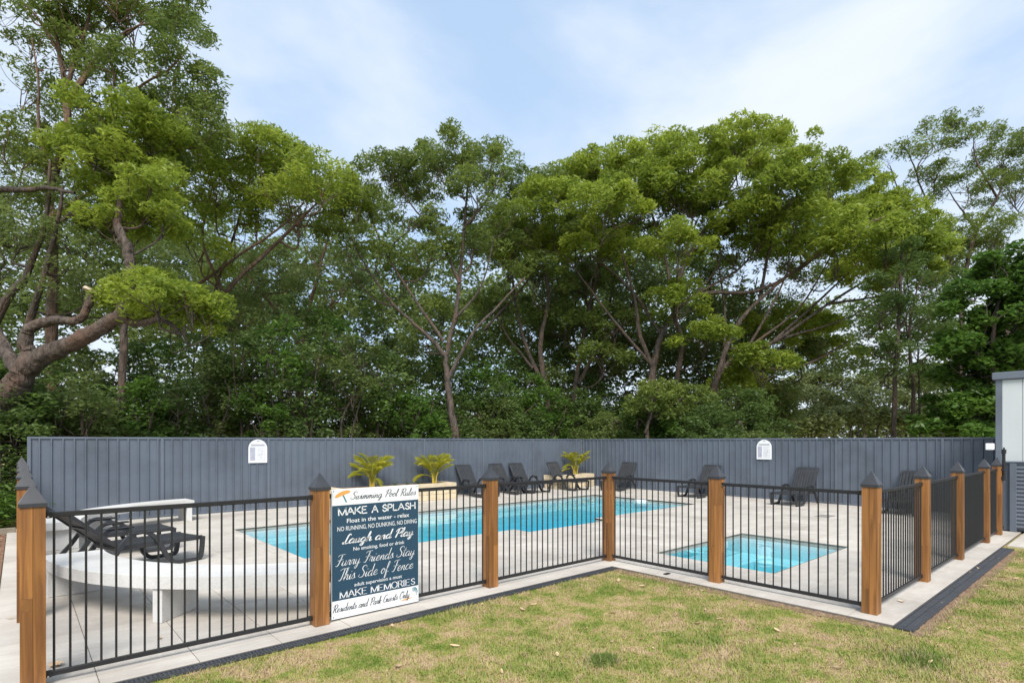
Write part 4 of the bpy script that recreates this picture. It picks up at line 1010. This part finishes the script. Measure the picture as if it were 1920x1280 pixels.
# --- the leaning old tree at the left with sawn limbs
tr, bs = tree('leaning_tree', 'leaning old tree with sawn-off limb and bright leaf clump beyond fence end', 'tree', 12.6,
 [[(-75, 900, 48), (-30, 800, 43), (10, 745, 38), (40, 705, 34), (60, 668, 28)],
  [(50, 690, 26), (95, 662, 22), (150, 640, 20), (195, 612, 20), (225, 596, 17), (262, 607, 11), (300, 600, 9), (345, 628, 6)],
  [(54, 680, 22), (44, 640, 16), (55, 612, 14), (95, 600, 13), (140, 607, 12), (158, 585, 12), (168, 548, 12.5)],
  [(222, 600, 15), (248, 540, 13), (250, 495, 13), (238, 455, 13), (222, 420, 12), (225, 370, 8)],
  [(40, 700, 18), (0, 640, 16), (-40, 560, 15)],
  [(262, 607, 8), (300, 580, 5), (340, 560, 3)]],
 [(300, 545, 70, 38, -.6), (360, 555, 55, 42, -.3), (250, 535, 50, 34, .2), (395, 585, 25, 30, -.2), (225, 560, 26, 24, .3), (320, 590, 60, 22, .2), (215, 385, 55, 40, .2), (270, 350, 55, 42, .5), (300, 400, 40, 30, .6)],
 'leaf_bright', 'bark_grey', 21, lsize=.15, per=120, sub_r=.30, back=.2, tube_sides=10, dens=1.6, girth=.78)
pc = at(168, 546, 12.6); obj('sawn_end', MB().tube([(0, 0, 0), (.03, 0, .05)], [.152, .148], 12).mesh('sawn_end', M['cutwood']), tr, tuple(pc - bs + np.array([0, 0, -.02])))
tree('dark_stemmed_tree', 'dark crooked many-stemmed tree behind the leaning old tree', 'tree', 15.0,
 [[(-40, 880, 20), (-35, 700, 18), (5, 575, 16), (50, 515, 13), (80, 445, 10), (92, 370, 8), (95, 300, 6)],
  [(40, 640, 12), (68, 570, 12), (85, 500, 10), (108, 420, 9), (118, 350, 6)], [(-40, 420, 20), (0, 452, 18), (30, 468, 11)],
  [(-40, 358, 12), (30, 355, 11), (90, 352, 10), (140, 362, 7)], [(108, 420, 6), (150, 390, 5), (210, 395, 4)]],
 [(30, 410, 60, 40), (0, 480, 50, 40), (130, 440, 60, 34), (60, 380, 60, 36), (170, 500, 60, 36), (20, 330, 60, 40), (150, 350, 50, 30), (90, 540, 50, 30)],
 'leaf_mid', 'bark_dark', 22, per=80, sub_r=.42, lsize=.15, back=.5)
# --- tall gum at upper left
tree('tall_gum_tree', 'tall reddish-stemmed gum tree rising out of the top of the photo', 'tree', 16.5,
 [[(95, 880, 20), (98, 680, 19), (104, 520, 18), (100, 420, 17), (98, 350, 16), (122, 285, 15), (132, 220, 15), (126, 160, 12), (112, 90, 9), (95, 20, 7), (85, -50, 5)],
  [(130, 190, 9), (165, 135, 8), (215, 85, 6), (270, 40, 4)], [(128, 180, 7), (180, 110, 5), (240, 60, 4), (300, 40, 3)], [(115, 110, 7), (80, 50, 6), (40, 0, 4)],
  [(126, 160, 7), (160, 60, 6), (175, -20, 4)], [(120, 290, 7), (230, 190, 5), (320, 130, 4), (350, 90, 3)], [(98, 345, 9), (75, 250, 6), (72, 150, 4), (60, 70, 3)], [(100, 400, 7), (190, 350, 6), (300, 290, 5), (380, 275, 3)]],
 [(60, 50, 75, 45), (150, 20, 80, 45), (250, 25, 80, 45), (335, 70, 55, 45), (385, 140, 32, 45), (300, 110, 65, 40), (215, 110, 60, 35), (40, 140, 60, 40), (10, 230, 60, 45), (335, 180, 60, 42), (395, 180, 22, 24), (190, 195, 55, 36), (90, 235, 50, 36), (280, 270, 80, 45), (40, 290, 55, 40), (370, 245, 60, 38), (60, -40, 100, 40), (220, -45, 110, 40), (330, -10, 50, 35), (355, 30, 35, 30), (130, 80, 50, 30)],
 'leaf_gum', 'bark_red', 23, per=105, sub_r=.42, lsize=.17, back=.35, dens=1.35)
tree('leafy_gum_tree', 'dense fresh green gum with bushy clump in front of the tall gum', 'tree', 15.4,
 [[(225, 880, 14), (228, 700, 13), (235, 560, 12), (240, 450, 11), (225, 370, 9), (220, 300, 6)], [(230, 420, 5), (280, 330, 4), (310, 260, 3)]],
 [(225, 215, 85, 50, -.8), (285, 235, 55, 44, -.4), (180, 270, 60, 40, -.6), (245, 300, 80, 50, -.9), (200, 350, 60, 40, -.4), (270, 370, 55, 40, -.2), (235, 420, 45, 40, 0)],
 'leaf_bright', 'bark_grey', 24, per=125, sub_r=.36, lsize=.17, back=.6, dens=1.6)
# --- domed gum left of centre
tree('domed_gum_tree', 'domed gum with orange-red limbs between the tall gum and slender tree', 'tree', 19.0,
 [[(395, 880, 13), (392, 720, 12), (385, 620, 11), (420, 555, 9), (480, 495, 8), (540, 435, 7), (590, 385, 5), (625, 350, 4)],
  [(385, 620, 9), (350, 560, 7), (420, 500, 6), (520, 430, 5), (570, 380, 4)], [(392, 720, 8), (400, 560, 7), (440, 440, 5), (470, 330, 4)], [(420, 555, 6), (380, 450, 5), (400, 340, 3)], [(410, 300, 3), (470, 292, 3), (500, 285, 2)]],
 [(485, 255, 45, 30), (425, 270, 55, 40), (540, 305, 60, 38), (600, 325, 60, 42), (640, 370, 45, 40), (560, 365, 70, 38), (480, 325, 70, 44), (405, 335, 70, 44), (350, 390, 65, 42), (440, 415, 65, 34), (380, 460, 60, 32), (655, 405, 35, 28), (330, 320, 60, 40), (515, 260, 30, 25), (480, 390, 60, 30), (340, 250, 60, 40)],
 'leaf_bright', 'bark_red', 25, per=105, sub_r=.45, lsize=.18, back=.5)
tree('olive_gum_tree', 'dull olive gum crown low behind the domed gum', 'tree', 25.0,
 [[(560, 880, 11), (565, 700, 10), (575, 600, 8), (600, 500, 6), (620, 430, 4)], [(565, 650, 7), (500, 560, 5), (450, 500, 4)]],
 [(600, 450, 70, 36), (540, 480, 70, 36), (460, 500, 70, 40), (390, 520, 60, 36), (620, 520, 60, 36), (300, 470, 70, 40), (640, 480, 50, 25), (520, 540, 70, 36), (420, 570, 70, 36)],
 'leaf_mid', 'bark_red', 26, per=70, sub_r=.55, lsize=.22, back=.3)
# --- slender forked tree
tree('slender_gum_tree', 'slender forked gum with open fan of branches behind the palms', 'tree', 20.5,
 [[(860, 880, 15), (856, 810, 14), (846, 760, 12.5), (838, 705, 11.5), (836, 665, 10), (850, 600, 9), (862, 520, 8), (870, 440, 7), (875, 370, 5.5), (882, 300, 4)],
  [(838, 715, 8), (862, 668, 7), (890, 622, 6), (940, 570, 5), (985, 520, 4)], [(836, 668, 8.5), (805, 630, 7), (745, 575, 5.5), (690, 505, 4), (655, 440, 3)], [(830, 640, 6), (775, 560, 5), (720, 470, 4), (690, 390, 3)],
  [(860, 530, 6), (822, 450, 4.5), (780, 395, 3.5), (745, 340, 2.5)], [(870, 430, 5), (915, 375, 4), (945, 320, 2.5)], [(850, 600, 5), (900, 540, 4), (925, 450, 3)], [(745, 575, 4), (700, 560, 3), (650, 500, 2.5)]],
 [(870, 272, 70, 28), (920, 288, 48, 28), (828, 295, 48, 24), (735, 308, 65, 24), (695, 335, 55, 24), (760, 342, 48, 20), (670, 375, 55, 24), (765, 395, 55, 18), (895, 345, 55, 24), (650, 435, 55, 20), (705, 470, 45, 18), (845, 405, 48, 18), (885, 445, 55, 22), (800, 470, 55, 18), (755, 515, 50, 20), (935, 395, 45, 30), (830, 580, 45, 24), (800, 620, 40, 24)],
 'leaf_gum', 'bark_grey', 27, per=95, sub_r=.42, lsize=.18, back=.35, dens=1.6)
# --- multi-stem trees centre
tree('multi_stem_tree', 'dark many-stemmed gum behind the fence corner', 'tree', 26.0,
 [[(1032, 880, 15), (1030, 790, 14), (1022, 720, 12), (1015, 650, 10), (1030, 560, 8), (1022, 480, 7), (1040, 400, 4)],
  [(1022, 730, 9), (985, 645, 7), (965, 560, 6), (958, 480, 4)], [(1085, 860, 10), (1078, 760, 10), (1085, 690, 9), (1095, 630, 8), (1110, 560, 7), (1130, 470, 5), (1110, 400, 3)], [(1085, 720, 8), (1120, 655, 7), (1165, 615, 6), (1200, 580, 4)],
  [(1000, 690, 5), (960, 640, 4), (930, 590, 3)], [(905, 620, 4), (960, 560, 5), (1010, 500, 4)]],
 [(1000, 345, 75, 32), (955, 375, 55, 32), (1050, 360, 80, 40), (1010, 425, 80, 36), (960, 455, 55, 30), (1080, 445, 65, 34), (1100, 515, 55, 34), (1000, 505, 65, 34), (1150, 595, 55, 34), (1060, 590, 55, 36), (940, 555, 50, 34), (940, 335, 36, 28), (990, 600, 50, 34), (1130, 650, 50, 34)],
 'leaf_gum', 'bark_dark', 28, per=95, sub_r=.5, lsize=.20, back=.45)
# --- the great umbrella gum
tree('umbrella_gum_tree', 'huge spreading umbrella gum with bright rounded crown', 'tree', 24.5,
 [[(1210, 880, 18), (1213, 800, 17), (1220, 740, 15), (1227, 690, 14), (1242, 630, 12), (1264, 588, 10), (1300, 555, 9)],
  [(1290, 560, 8), (1340, 548, 7.5), (1420, 545, 7), (1500, 505, 6), (1590, 440, 4.5), (1680, 395, 3)], [(1264, 590, 8), (1282, 500, 7), (1330, 420, 6), (1380, 335, 4)],
  [(1225, 690, 9), (1200, 630, 8), (1190, 560, 6), (1165, 470, 5), (1140, 390, 4)], [(1276, 880, 11), (1270, 730, 10), (1280, 640, 9), (1262, 590, 8), (1250, 500, 6), (1225, 410, 5), (1200, 330, 3)],
  [(1335, 880, 14), (1335, 740, 13), (1355, 690, 11), (1400, 655, 9), (1450, 640, 8), (1550, 570, 6), (1640, 515, 4.5), (1700, 480, 3)], [(1342, 715, 10), (1372, 625, 8), (1425, 560, 7), (1520, 485, 5), (1610, 425, 3.5)],
  [(1425, 560, 6), (1440, 480, 5), (1460, 400, 4), (1470, 320, 3)], [(1550, 570, 5), (1620, 560, 4), (1690, 545, 3)], [(1282, 500, 6), (1300, 400, 4), (1290, 310, 3)], [(1370, 650, 7), (1440, 690, 6), (1520, 680, 5), (1590, 640, 3)], [(1400, 655, 5), (1455, 560, 4), (1490, 480, 3)], [(1400, 655, 5), (1500, 575, 4), (1560, 475, 3)], [(1450, 640, 5), (1560, 540, 4), (1640, 465, 2.5)], [(1450, 640, 4), (1600, 590, 3), (1720, 500, 2)], [(1355, 690, 6), (1360, 590, 5), (1345, 480, 3)], [(1300, 555, 5), (1390, 500, 4), (1430, 440, 3)], [(1242, 630, 6), (1180, 540, 5), (1100, 470, 3)], [(1227, 690, 6), (1150, 600, 5), (1060, 480, 3)], [(1300, 555, 4), (1350, 490, 3), (1340, 420, 2)], [(1500, 505, 4), (1540, 470, 3), (1570, 450, 2)]],
 [(1100, 323, 65, 32), (1160, 303, 75, 34), (1230, 288, 75, 34), (1300, 276, 75, 34), (1380, 266, 85, 30), (1455, 278, 75, 34), (1505, 293, 45, 30), (1200, 343, 80, 38), (1290, 330, 85, 38), (1390, 318, 85, 38), (1480, 340, 75, 34), (1555, 323, 55, 30), (1605, 343, 65, 34), (1130, 383, 75, 40), (1220, 393, 85, 36), (1320, 390, 85, 36), (1420, 400, 90, 36), (1510, 410, 85, 36), (1590, 400, 75, 34), (1660, 383, 55, 34), (1700, 413, 55, 34), (1728, 458, 42, 38), (1660, 443, 75, 34), (1570, 453, 75, 32), (1480, 463, 65, 28), (1380, 450, 65, 28), (1270, 450, 65, 32), (1180, 450, 65, 34), (1700, 503, 55, 30), (1625, 488, 55, 24),
  (1040, 362, 65, 34), (985, 400, 55, 34), (1060, 425, 70, 36), (1120, 455, 65, 34), (1000, 455, 55, 32), (1755, 470, 30, 30), (1270, 550, 45, 34, -1), (1470, 595, 70, 34), (1540, 605, 60, 32), (1430, 670, 60, 34), (1385, 715, 55, 36), (1560, 645, 45, 24), (1320, 620, 50, 30)],
 'leaf_bright', 'bark_grey', 29, per=135, sub_r=.50, lsize=.22, back=.15, spread=.8, dens=1.75, wr=.3)
tree('shaded_gum_tree', 'shaded gum with many thin stems under the umbrella gum crown', 'tree', 30.0,
 [[(1120, 880, 9), (1118, 760, 8), (1128, 660, 7), (1145, 560, 5), (1150, 480, 4)], [(1120, 700, 6), (1170, 600, 5), (1210, 520, 4)], [(1118, 720, 6), (1070, 620, 5), (1050, 540, 4)], [(1128, 660, 5), (1100, 560, 4), (1090, 480, 3)]],
 [(1150, 500, 65, 34), (1080, 540, 60, 34), (1210, 540, 60, 34), (1040, 600, 60, 36), (1120, 600, 65, 36), (1190, 620, 60, 36), (1090, 670, 70, 36), (1170, 690, 70, 36), (1250, 660, 55, 34), (1020, 670, 60, 36), (1240, 480, 60, 30)],
 'leaf_mid', 'bark_dark', 41, per=75, sub_r=.6, lsize=.25, back=.2)
tree('leaning_stem_gum_tree', 'dark slanting gum behind the right limbs of the umbrella gum', 'tree', 29.0,
 [[(1400, 880, 10), (1395, 780, 9), (1375, 700, 8), (1340, 600, 6), (1330, 520, 4)], [(1390, 760, 6), (1440, 680, 5), (1500, 620, 4)], [(1375, 700, 5), (1400, 600, 4), (1420, 520, 3)]],
 [(1330, 510, 60, 30), (1390, 500, 60, 28), (1420, 560, 50, 24), (1360, 570, 60, 30), (1310, 640, 60, 34), (1380, 660, 65, 34), (1450, 630, 60, 28), (1500, 660, 60, 28), (1340, 720, 65, 34), (1420, 730, 65, 30), (1480, 520, 50, 22)],
 'leaf_mid', 'bark_dark', 42, per=75, sub_r=.6, lsize=.25, back=.2)
tree('low_gum_sapling', 'young bright gum sapling in front of the umbrella gum trunk', 'tree', 22.0,
 [[(1218, 880, 8), (1215, 800, 7), (1240, 770, 5), (1280, 745, 3)], [(1210, 810, 5), (1225, 760, 4), (1235, 725, 3)]],
 [(1235, 730, 50, 28), (1290, 748, 50, 28), (1215, 755, 40, 26), (1262, 772, 50, 24), (1320, 770, 26, 20)], 'leaf_gum', 'bark_grey', 30, per=90, sub_r=.36, lsize=.18, back=.4)
# --- right-hand trees
tree('straight_gum_tree', 'straight thin dark-trunked tree with layered foliage near the shed', 'tree', 21.0,
 [[(1678, 880, 9), (1679, 800, 8.5), (1681, 700, 8), (1685, 600, 7), (1690, 500, 6), (1692, 440, 4)], [(1681, 650, 4), (1640, 600, 3), (1610, 590, 2)], [(1681, 690, 4), (1650, 640, 3), (1625, 630, 2)], [(1684, 620, 4), (1720, 560, 3), (1750, 540, 2)]],
 [(1680, 515, 55, 24), (1650, 565, 45, 18), (1700, 580, 50, 22), (1640, 635, 38, 16), (1680, 650, 45, 18), (1620, 598, 28, 14), (1695, 470, 45, 24), (1660, 690, 40, 16)],
 'leaf_dark', 'bark_dark', 31, per=80, sub_r=.36, lsize=.16, back=.3, dens=1.1)
tree('twin_stem_gum_tree', 'second thin dark-trunked tree close beside the straight one', 'tree', 22.0,
 [[(1708, 880, 8), (1710, 800, 7.5), (1712, 720, 7), (1706, 640, 6), (1715, 560, 4), (1735, 500, 3)], [(1726, 880, 4), (1724, 760, 4), (1722, 640, 3), (1730, 590, 2)], [(1708, 700, 4), (1745, 660, 3), (1770, 640, 2)]],
 [(1722, 635, 52, 20), (1742, 565, 45, 22), (1705, 688, 50, 18), (1755, 610, 40, 20), (1735, 720, 40, 16), (1770, 520, 40, 24)],
 'leaf_dark', 'bark_dark', 32, per=80, sub_r=.36, lsize=.16, back=.3, dens=1.1)
tree('flat_topped_gum_tree', 'tall distant gum with separate flat-topped leaf clumps against the sky', 'tree', 34.0,
 [[(1800, 880, 10), (1798, 650, 9), (1805, 520, 8), (1830, 430, 7), (1870, 370, 5), (1885, 320, 4)], [(1802, 560, 6), (1775, 470, 5), (1745, 390, 4), (1720, 320, 3), (1760, 262, 2)], [(1775, 470, 4), (1700, 380, 3), (1668, 310, 2)], [(1830, 430, 5), (1800, 390, 3), (1770, 345, 2)], [(1720, 330, 2.5), (1705, 280, 2), (1735, 275, 1.5)], [(1870, 370, 4), (1830, 300, 3), (1825, 262, 2)], [(1885, 880, 9), (1890, 600, 8), (1910, 480, 7), (1960, 420, 5)]],
 [(1665, 287, 36, 11, 0), (1765, 240, 60, 15, 0), (1828, 250, 40, 16, 1), (1738, 268, 36, 12, -1), (1752, 322, 46, 13, 0), (1815, 342, 52, 16, 0), (1880, 285, 55, 34, 1), (1905, 330, 55, 38, 0), (1728, 345, 34, 12, 1), (1780, 440, 70, 34, 0), (1860, 425, 55, 34, 0), (1755, 480, 40, 28, -1), (1830, 500, 60, 36, 0), (1890, 260, 45, 16, 2), (1840, 460, 50, 30, 2)],
 'leaf_gum', 'bark_grey', 33, per=95, sub_r=.55, lsize=.22, back=.12, dens=1.5)
tree('broadleaf_tree', 'dense dark green broadleaf tree right behind the shed', 'tree', 17.0,
 [[(1870, 880, 14), (1868, 740, 12), (1860, 640, 9), (1880, 540, 6)], [(1866, 700, 7), (1815, 640, 5), (1800, 600, 3)], [(1868, 680, 7), (1910, 600, 5)]],
 [(1895, 490, 55, 40), (1850, 545, 60, 40), (1905, 580, 65, 46), (1840, 620, 60, 40), (1885, 660, 70, 44), (1815, 690, 55, 40), (1795, 755, 60, 40), (1850, 745, 70, 40), (1785, 800, 60, 30), (1830, 800, 60, 30), (1900, 740, 60, 40), (1940, 520, 60, 50), (1775, 640, 40, 20)],
 'leaf_deep', 'bark_dark', 34, per=130, sub_r=.40, lsize=.20, back=.5, droop=.2, dens=1.4, wr=.42)

# --- understorey shrubs behind the steel fence
prof = [(-80, 600), (60, 640), (200, 660), (330, 640), (420, 560), (520, 530), (600, 560), (700, 590), (780, 640), (860, 690), (940, 640), (1020, 690), (1100, 720), (1180, 740), (1300, 745), (1400, 740), (1450, 770)]
xs_ = np.array([p[0] for p in prof]); ys_ = np.array([p[1] for p in prof])
fence_Y = lambda x: 11.2 + (x - 50) / 1040 * 11 if x < 1090 else 22 - (x - 1090) / 775 * 9
k = 0
for row, (gap, dy, step) in enumerate(((1.6, 60, 62), (3.6, 0, 74))):
    x = -90 + row * 30
    while x < (1450 if row == 0 else 1420):
        k += 1; r = random.Random(500 + k); Yk = max(11.5, fence_Y(max(50, x))) + gap + (1.3 if 960 < x < 1230 else 0) + r.uniform(-.3, .9); top = float(np.interp(x, xs_, ys_)) + dy + r.uniform(-28, 30)
        nb = 7 if row == 0 else 9; H_ = 830 - top; bl = []
        for j in range(nb):
            f_ = (j + .5) / nb; bl.append((x + r.uniform(-44, 44) * (1.1 - f_ * .6), 828 - H_ * f_ * .93 + r.uniform(-14, 14), r.uniform(38, 58) * (1.15 - .45 * f_), r.uniform(28, 40), r.uniform(-.5, .7)))
        lbs = [[(x, 880, 6), (x + r.uniform(-10, 10), 790, 5), (x + r.uniform(-25, 25), 830 - H_ * .55, 4), (x + r.uniform(-30, 30), top + 20, 2)], [(x + 6, 840, 4), (x + r.uniform(10, 40), 830 - H_ * .5, 3), (x + r.uniform(20, 50), 830 - H_ * .75, 2)]]
        tree('understorey_shrub', ('low ' if row == 0 else 'tall ') + ('dense dark green shrub', 'loose olive green shrub', 'dense dark green shrub', 'glossy deep green shrub')[k % 4] + (' crowding right against the back of the steel fence' if row == 0 else ' rising behind the low shrubs along the steel fence'), 'shrub', Yk, lbs, bl, ('leaf_dark', 'leaf_mid', 'leaf_dark', 'leaf_deep')[k % 4], ('bark_grey', 'bark_dark')[k % 2], 600 + k,
             lsize=.14, per=58, sub_r=.38, droop=.1, back=0, group='shrubs behind the steel fence', dens=1.15, wr=.42, tube_sides=6)
        x += step * r.uniform(.85, 1.15)
for j, (x, Yk, y0) in enumerate(((-60, 12.4, 700), (-5, 12.0, 730), (30, 12.8, 760), (-20, 13.6, 650), (45, 14.2, 700), (-90, 13.0, 690))):
    r = random.Random(820 + j); bl = [(x + r.uniform(-30, 30), y, r.uniform(34, 48), r.uniform(26, 34), r.uniform(-.3, .4)) for y in np.linspace(y0, 945, 8)]
    tree('corner_shrub', 'dark leafy shrub filling the gap at the steel fence end', 'shrub', Yk, [[(x, 980, 5), (x + 5, 880, 4), (x - 8, y0 + 20, 2)]], bl, 'leaf_dark', 'bark_dark', 830 + j, lsize=.11, per=80, sub_r=.32, droop=.1, back=0, group='shrubs at the end of the steel fence', dens=1.0, wr=.42, tube_sides=6)
# low plants beside mulch bed at the far left
for j, (u, v, hh) in enumerate(((-7.6, 9.9, .9), (-8.6, 10.3, 1.2), (-6.95, 10.2, .8), (-9.4, 9.8, 1.0))):
    r = np.random.default_rng(900 + j); C = np.array([u, v, hh * .5]) + r.normal(0, 1, (1900, 3)) * np.array([.33, .3, .26 * hh]); C[:, 2] = np.abs(C[:, 2]) * .9 + .02
    tp = thing('garden_plant', 'leafy green plant growing behind the timber edging', 'plant', (u, v, 0), 0, 'plants behind the timber edging')
    obj('foliage', mesh_np('foliage', leaf_cloud(C, .14, -.2, r, .25) - np.array([u, v, 0]), np.arange(1900 * 4).reshape(-1, 4), M['leaf_deep'], tint=np.repeat(r.uniform(0, 1, 1900), 4)), tp)
    q = MB()
    for m in range(5): q.tube([(0, 0, -.04), (r.uniform(-.2, .2), r.uniform(-.2, .2), hh * .7)], .008, 5)
    obj('stem', q.mesh('stem', M['bark_dark']), tp)
# --- wood far behind: reads as one mass
def mass(name, label, cat, rows, leaf, seed, size, per, sub_r):
    r = np.random.default_rng(seed); CC, TT = [], []
    for x0, x1, y0, y1, Y0, Y1, n in rows:
        X_ = r.uniform(x0, x1, n); top = y0 + (y1 - y0) * (r.uniform(0, 1, n)); Yd = r.uniform(Y0, Y1, n)
        for a, b_, c in zip(X_, top, Yd):
            p = at(a, b_, c); m = int(per * r.uniform(.6, 1.4)); d = r.normal(0, 1, (m, 3)); d /= np.linalg.norm(d, axis=1)[:, None]
            CC.append(p + d * (sub_r * r.uniform(.3, 1, m) ** .5)[:, None] * np.array([1, 1, .6])); TT.append(np.clip(np.full(m, r.normal(.45, .22)), 0, 1))
    C = np.vstack(CC); V = leaf_cloud(C, size, .3, r, .45); LEAFN[0] += len(C)
    o = struct(obj(name, mesh_np(name, V, np.arange(len(V)).reshape(-1, 4), M[leaf], tint=np.repeat(np.concatenate(TT), 4))), 'stuff'); o['label'] = label; o['category'] = cat
mass('background_wood', 'far-off woodland seen between the trunks behind the fence', 'woodland', [(-60, 420, 360, 600, 30, 38, 240), (420, 1420, 520, 720, 32, 38, 380), (180, 1000, 420, 600, 36, 44, 420), (980, 1330, 430, 600, 36, 44, 240), (1330, 1700, 560, 700, 40, 48, 170), (1640, 1800, 480, 640, 40, 46, 90), (-120, 1440, 560, 830, 30, 38, 900), (-120, 800, 470, 640, 31, 38, 240), (1740, 2000, 560, 830, 36, 42, 180), (1380, 1480, 700, 830, 30, 34, 60)], 'leaf_mid', 77, .34, 55, .85)
mass('far_slope_scrub', 'pale scrub on the far slope under the distant crowns', 'scrub', [(1380, 1880, 770, 835, 62, 72, 330)], 'leaf_far', 78, .55, 45, 1.4)
# distant pale canopies on the right
for j in range(26):
    r = random.Random(300 + j); x = 1415 + (j % 9) * 48 + r.uniform(-18, 18); row = j // 9; Yd = 44 + row * 9; y = 775 - row * 34 + r.uniform(-12, 12)
    bl = [(x + r.uniform(-34, 34), y + r.uniform(-8, 16), r.uniform(24, 38), r.uniform(12, 18), r.uniform(-1.5, 1.5)) for _ in range(5)]
    tree('distant_tree', 'pale rounded tree crown on the far slope between umbrella gum and shed', 'tree', Yd, [[(x, 850, 4), (x, 810, 3.5), (x + 8, y + 14, 2)]], bl, 'leaf_far', 'bark_grey', 700 + j, lsize=.34, per=52, sub_r=.85, droop=.3, back=0, group='trees on the far slope', dens=1.3, wr=.42, tube_sides=5)
print('leaves', LEAFN[0], 'objects', len(bpy.data.objects))
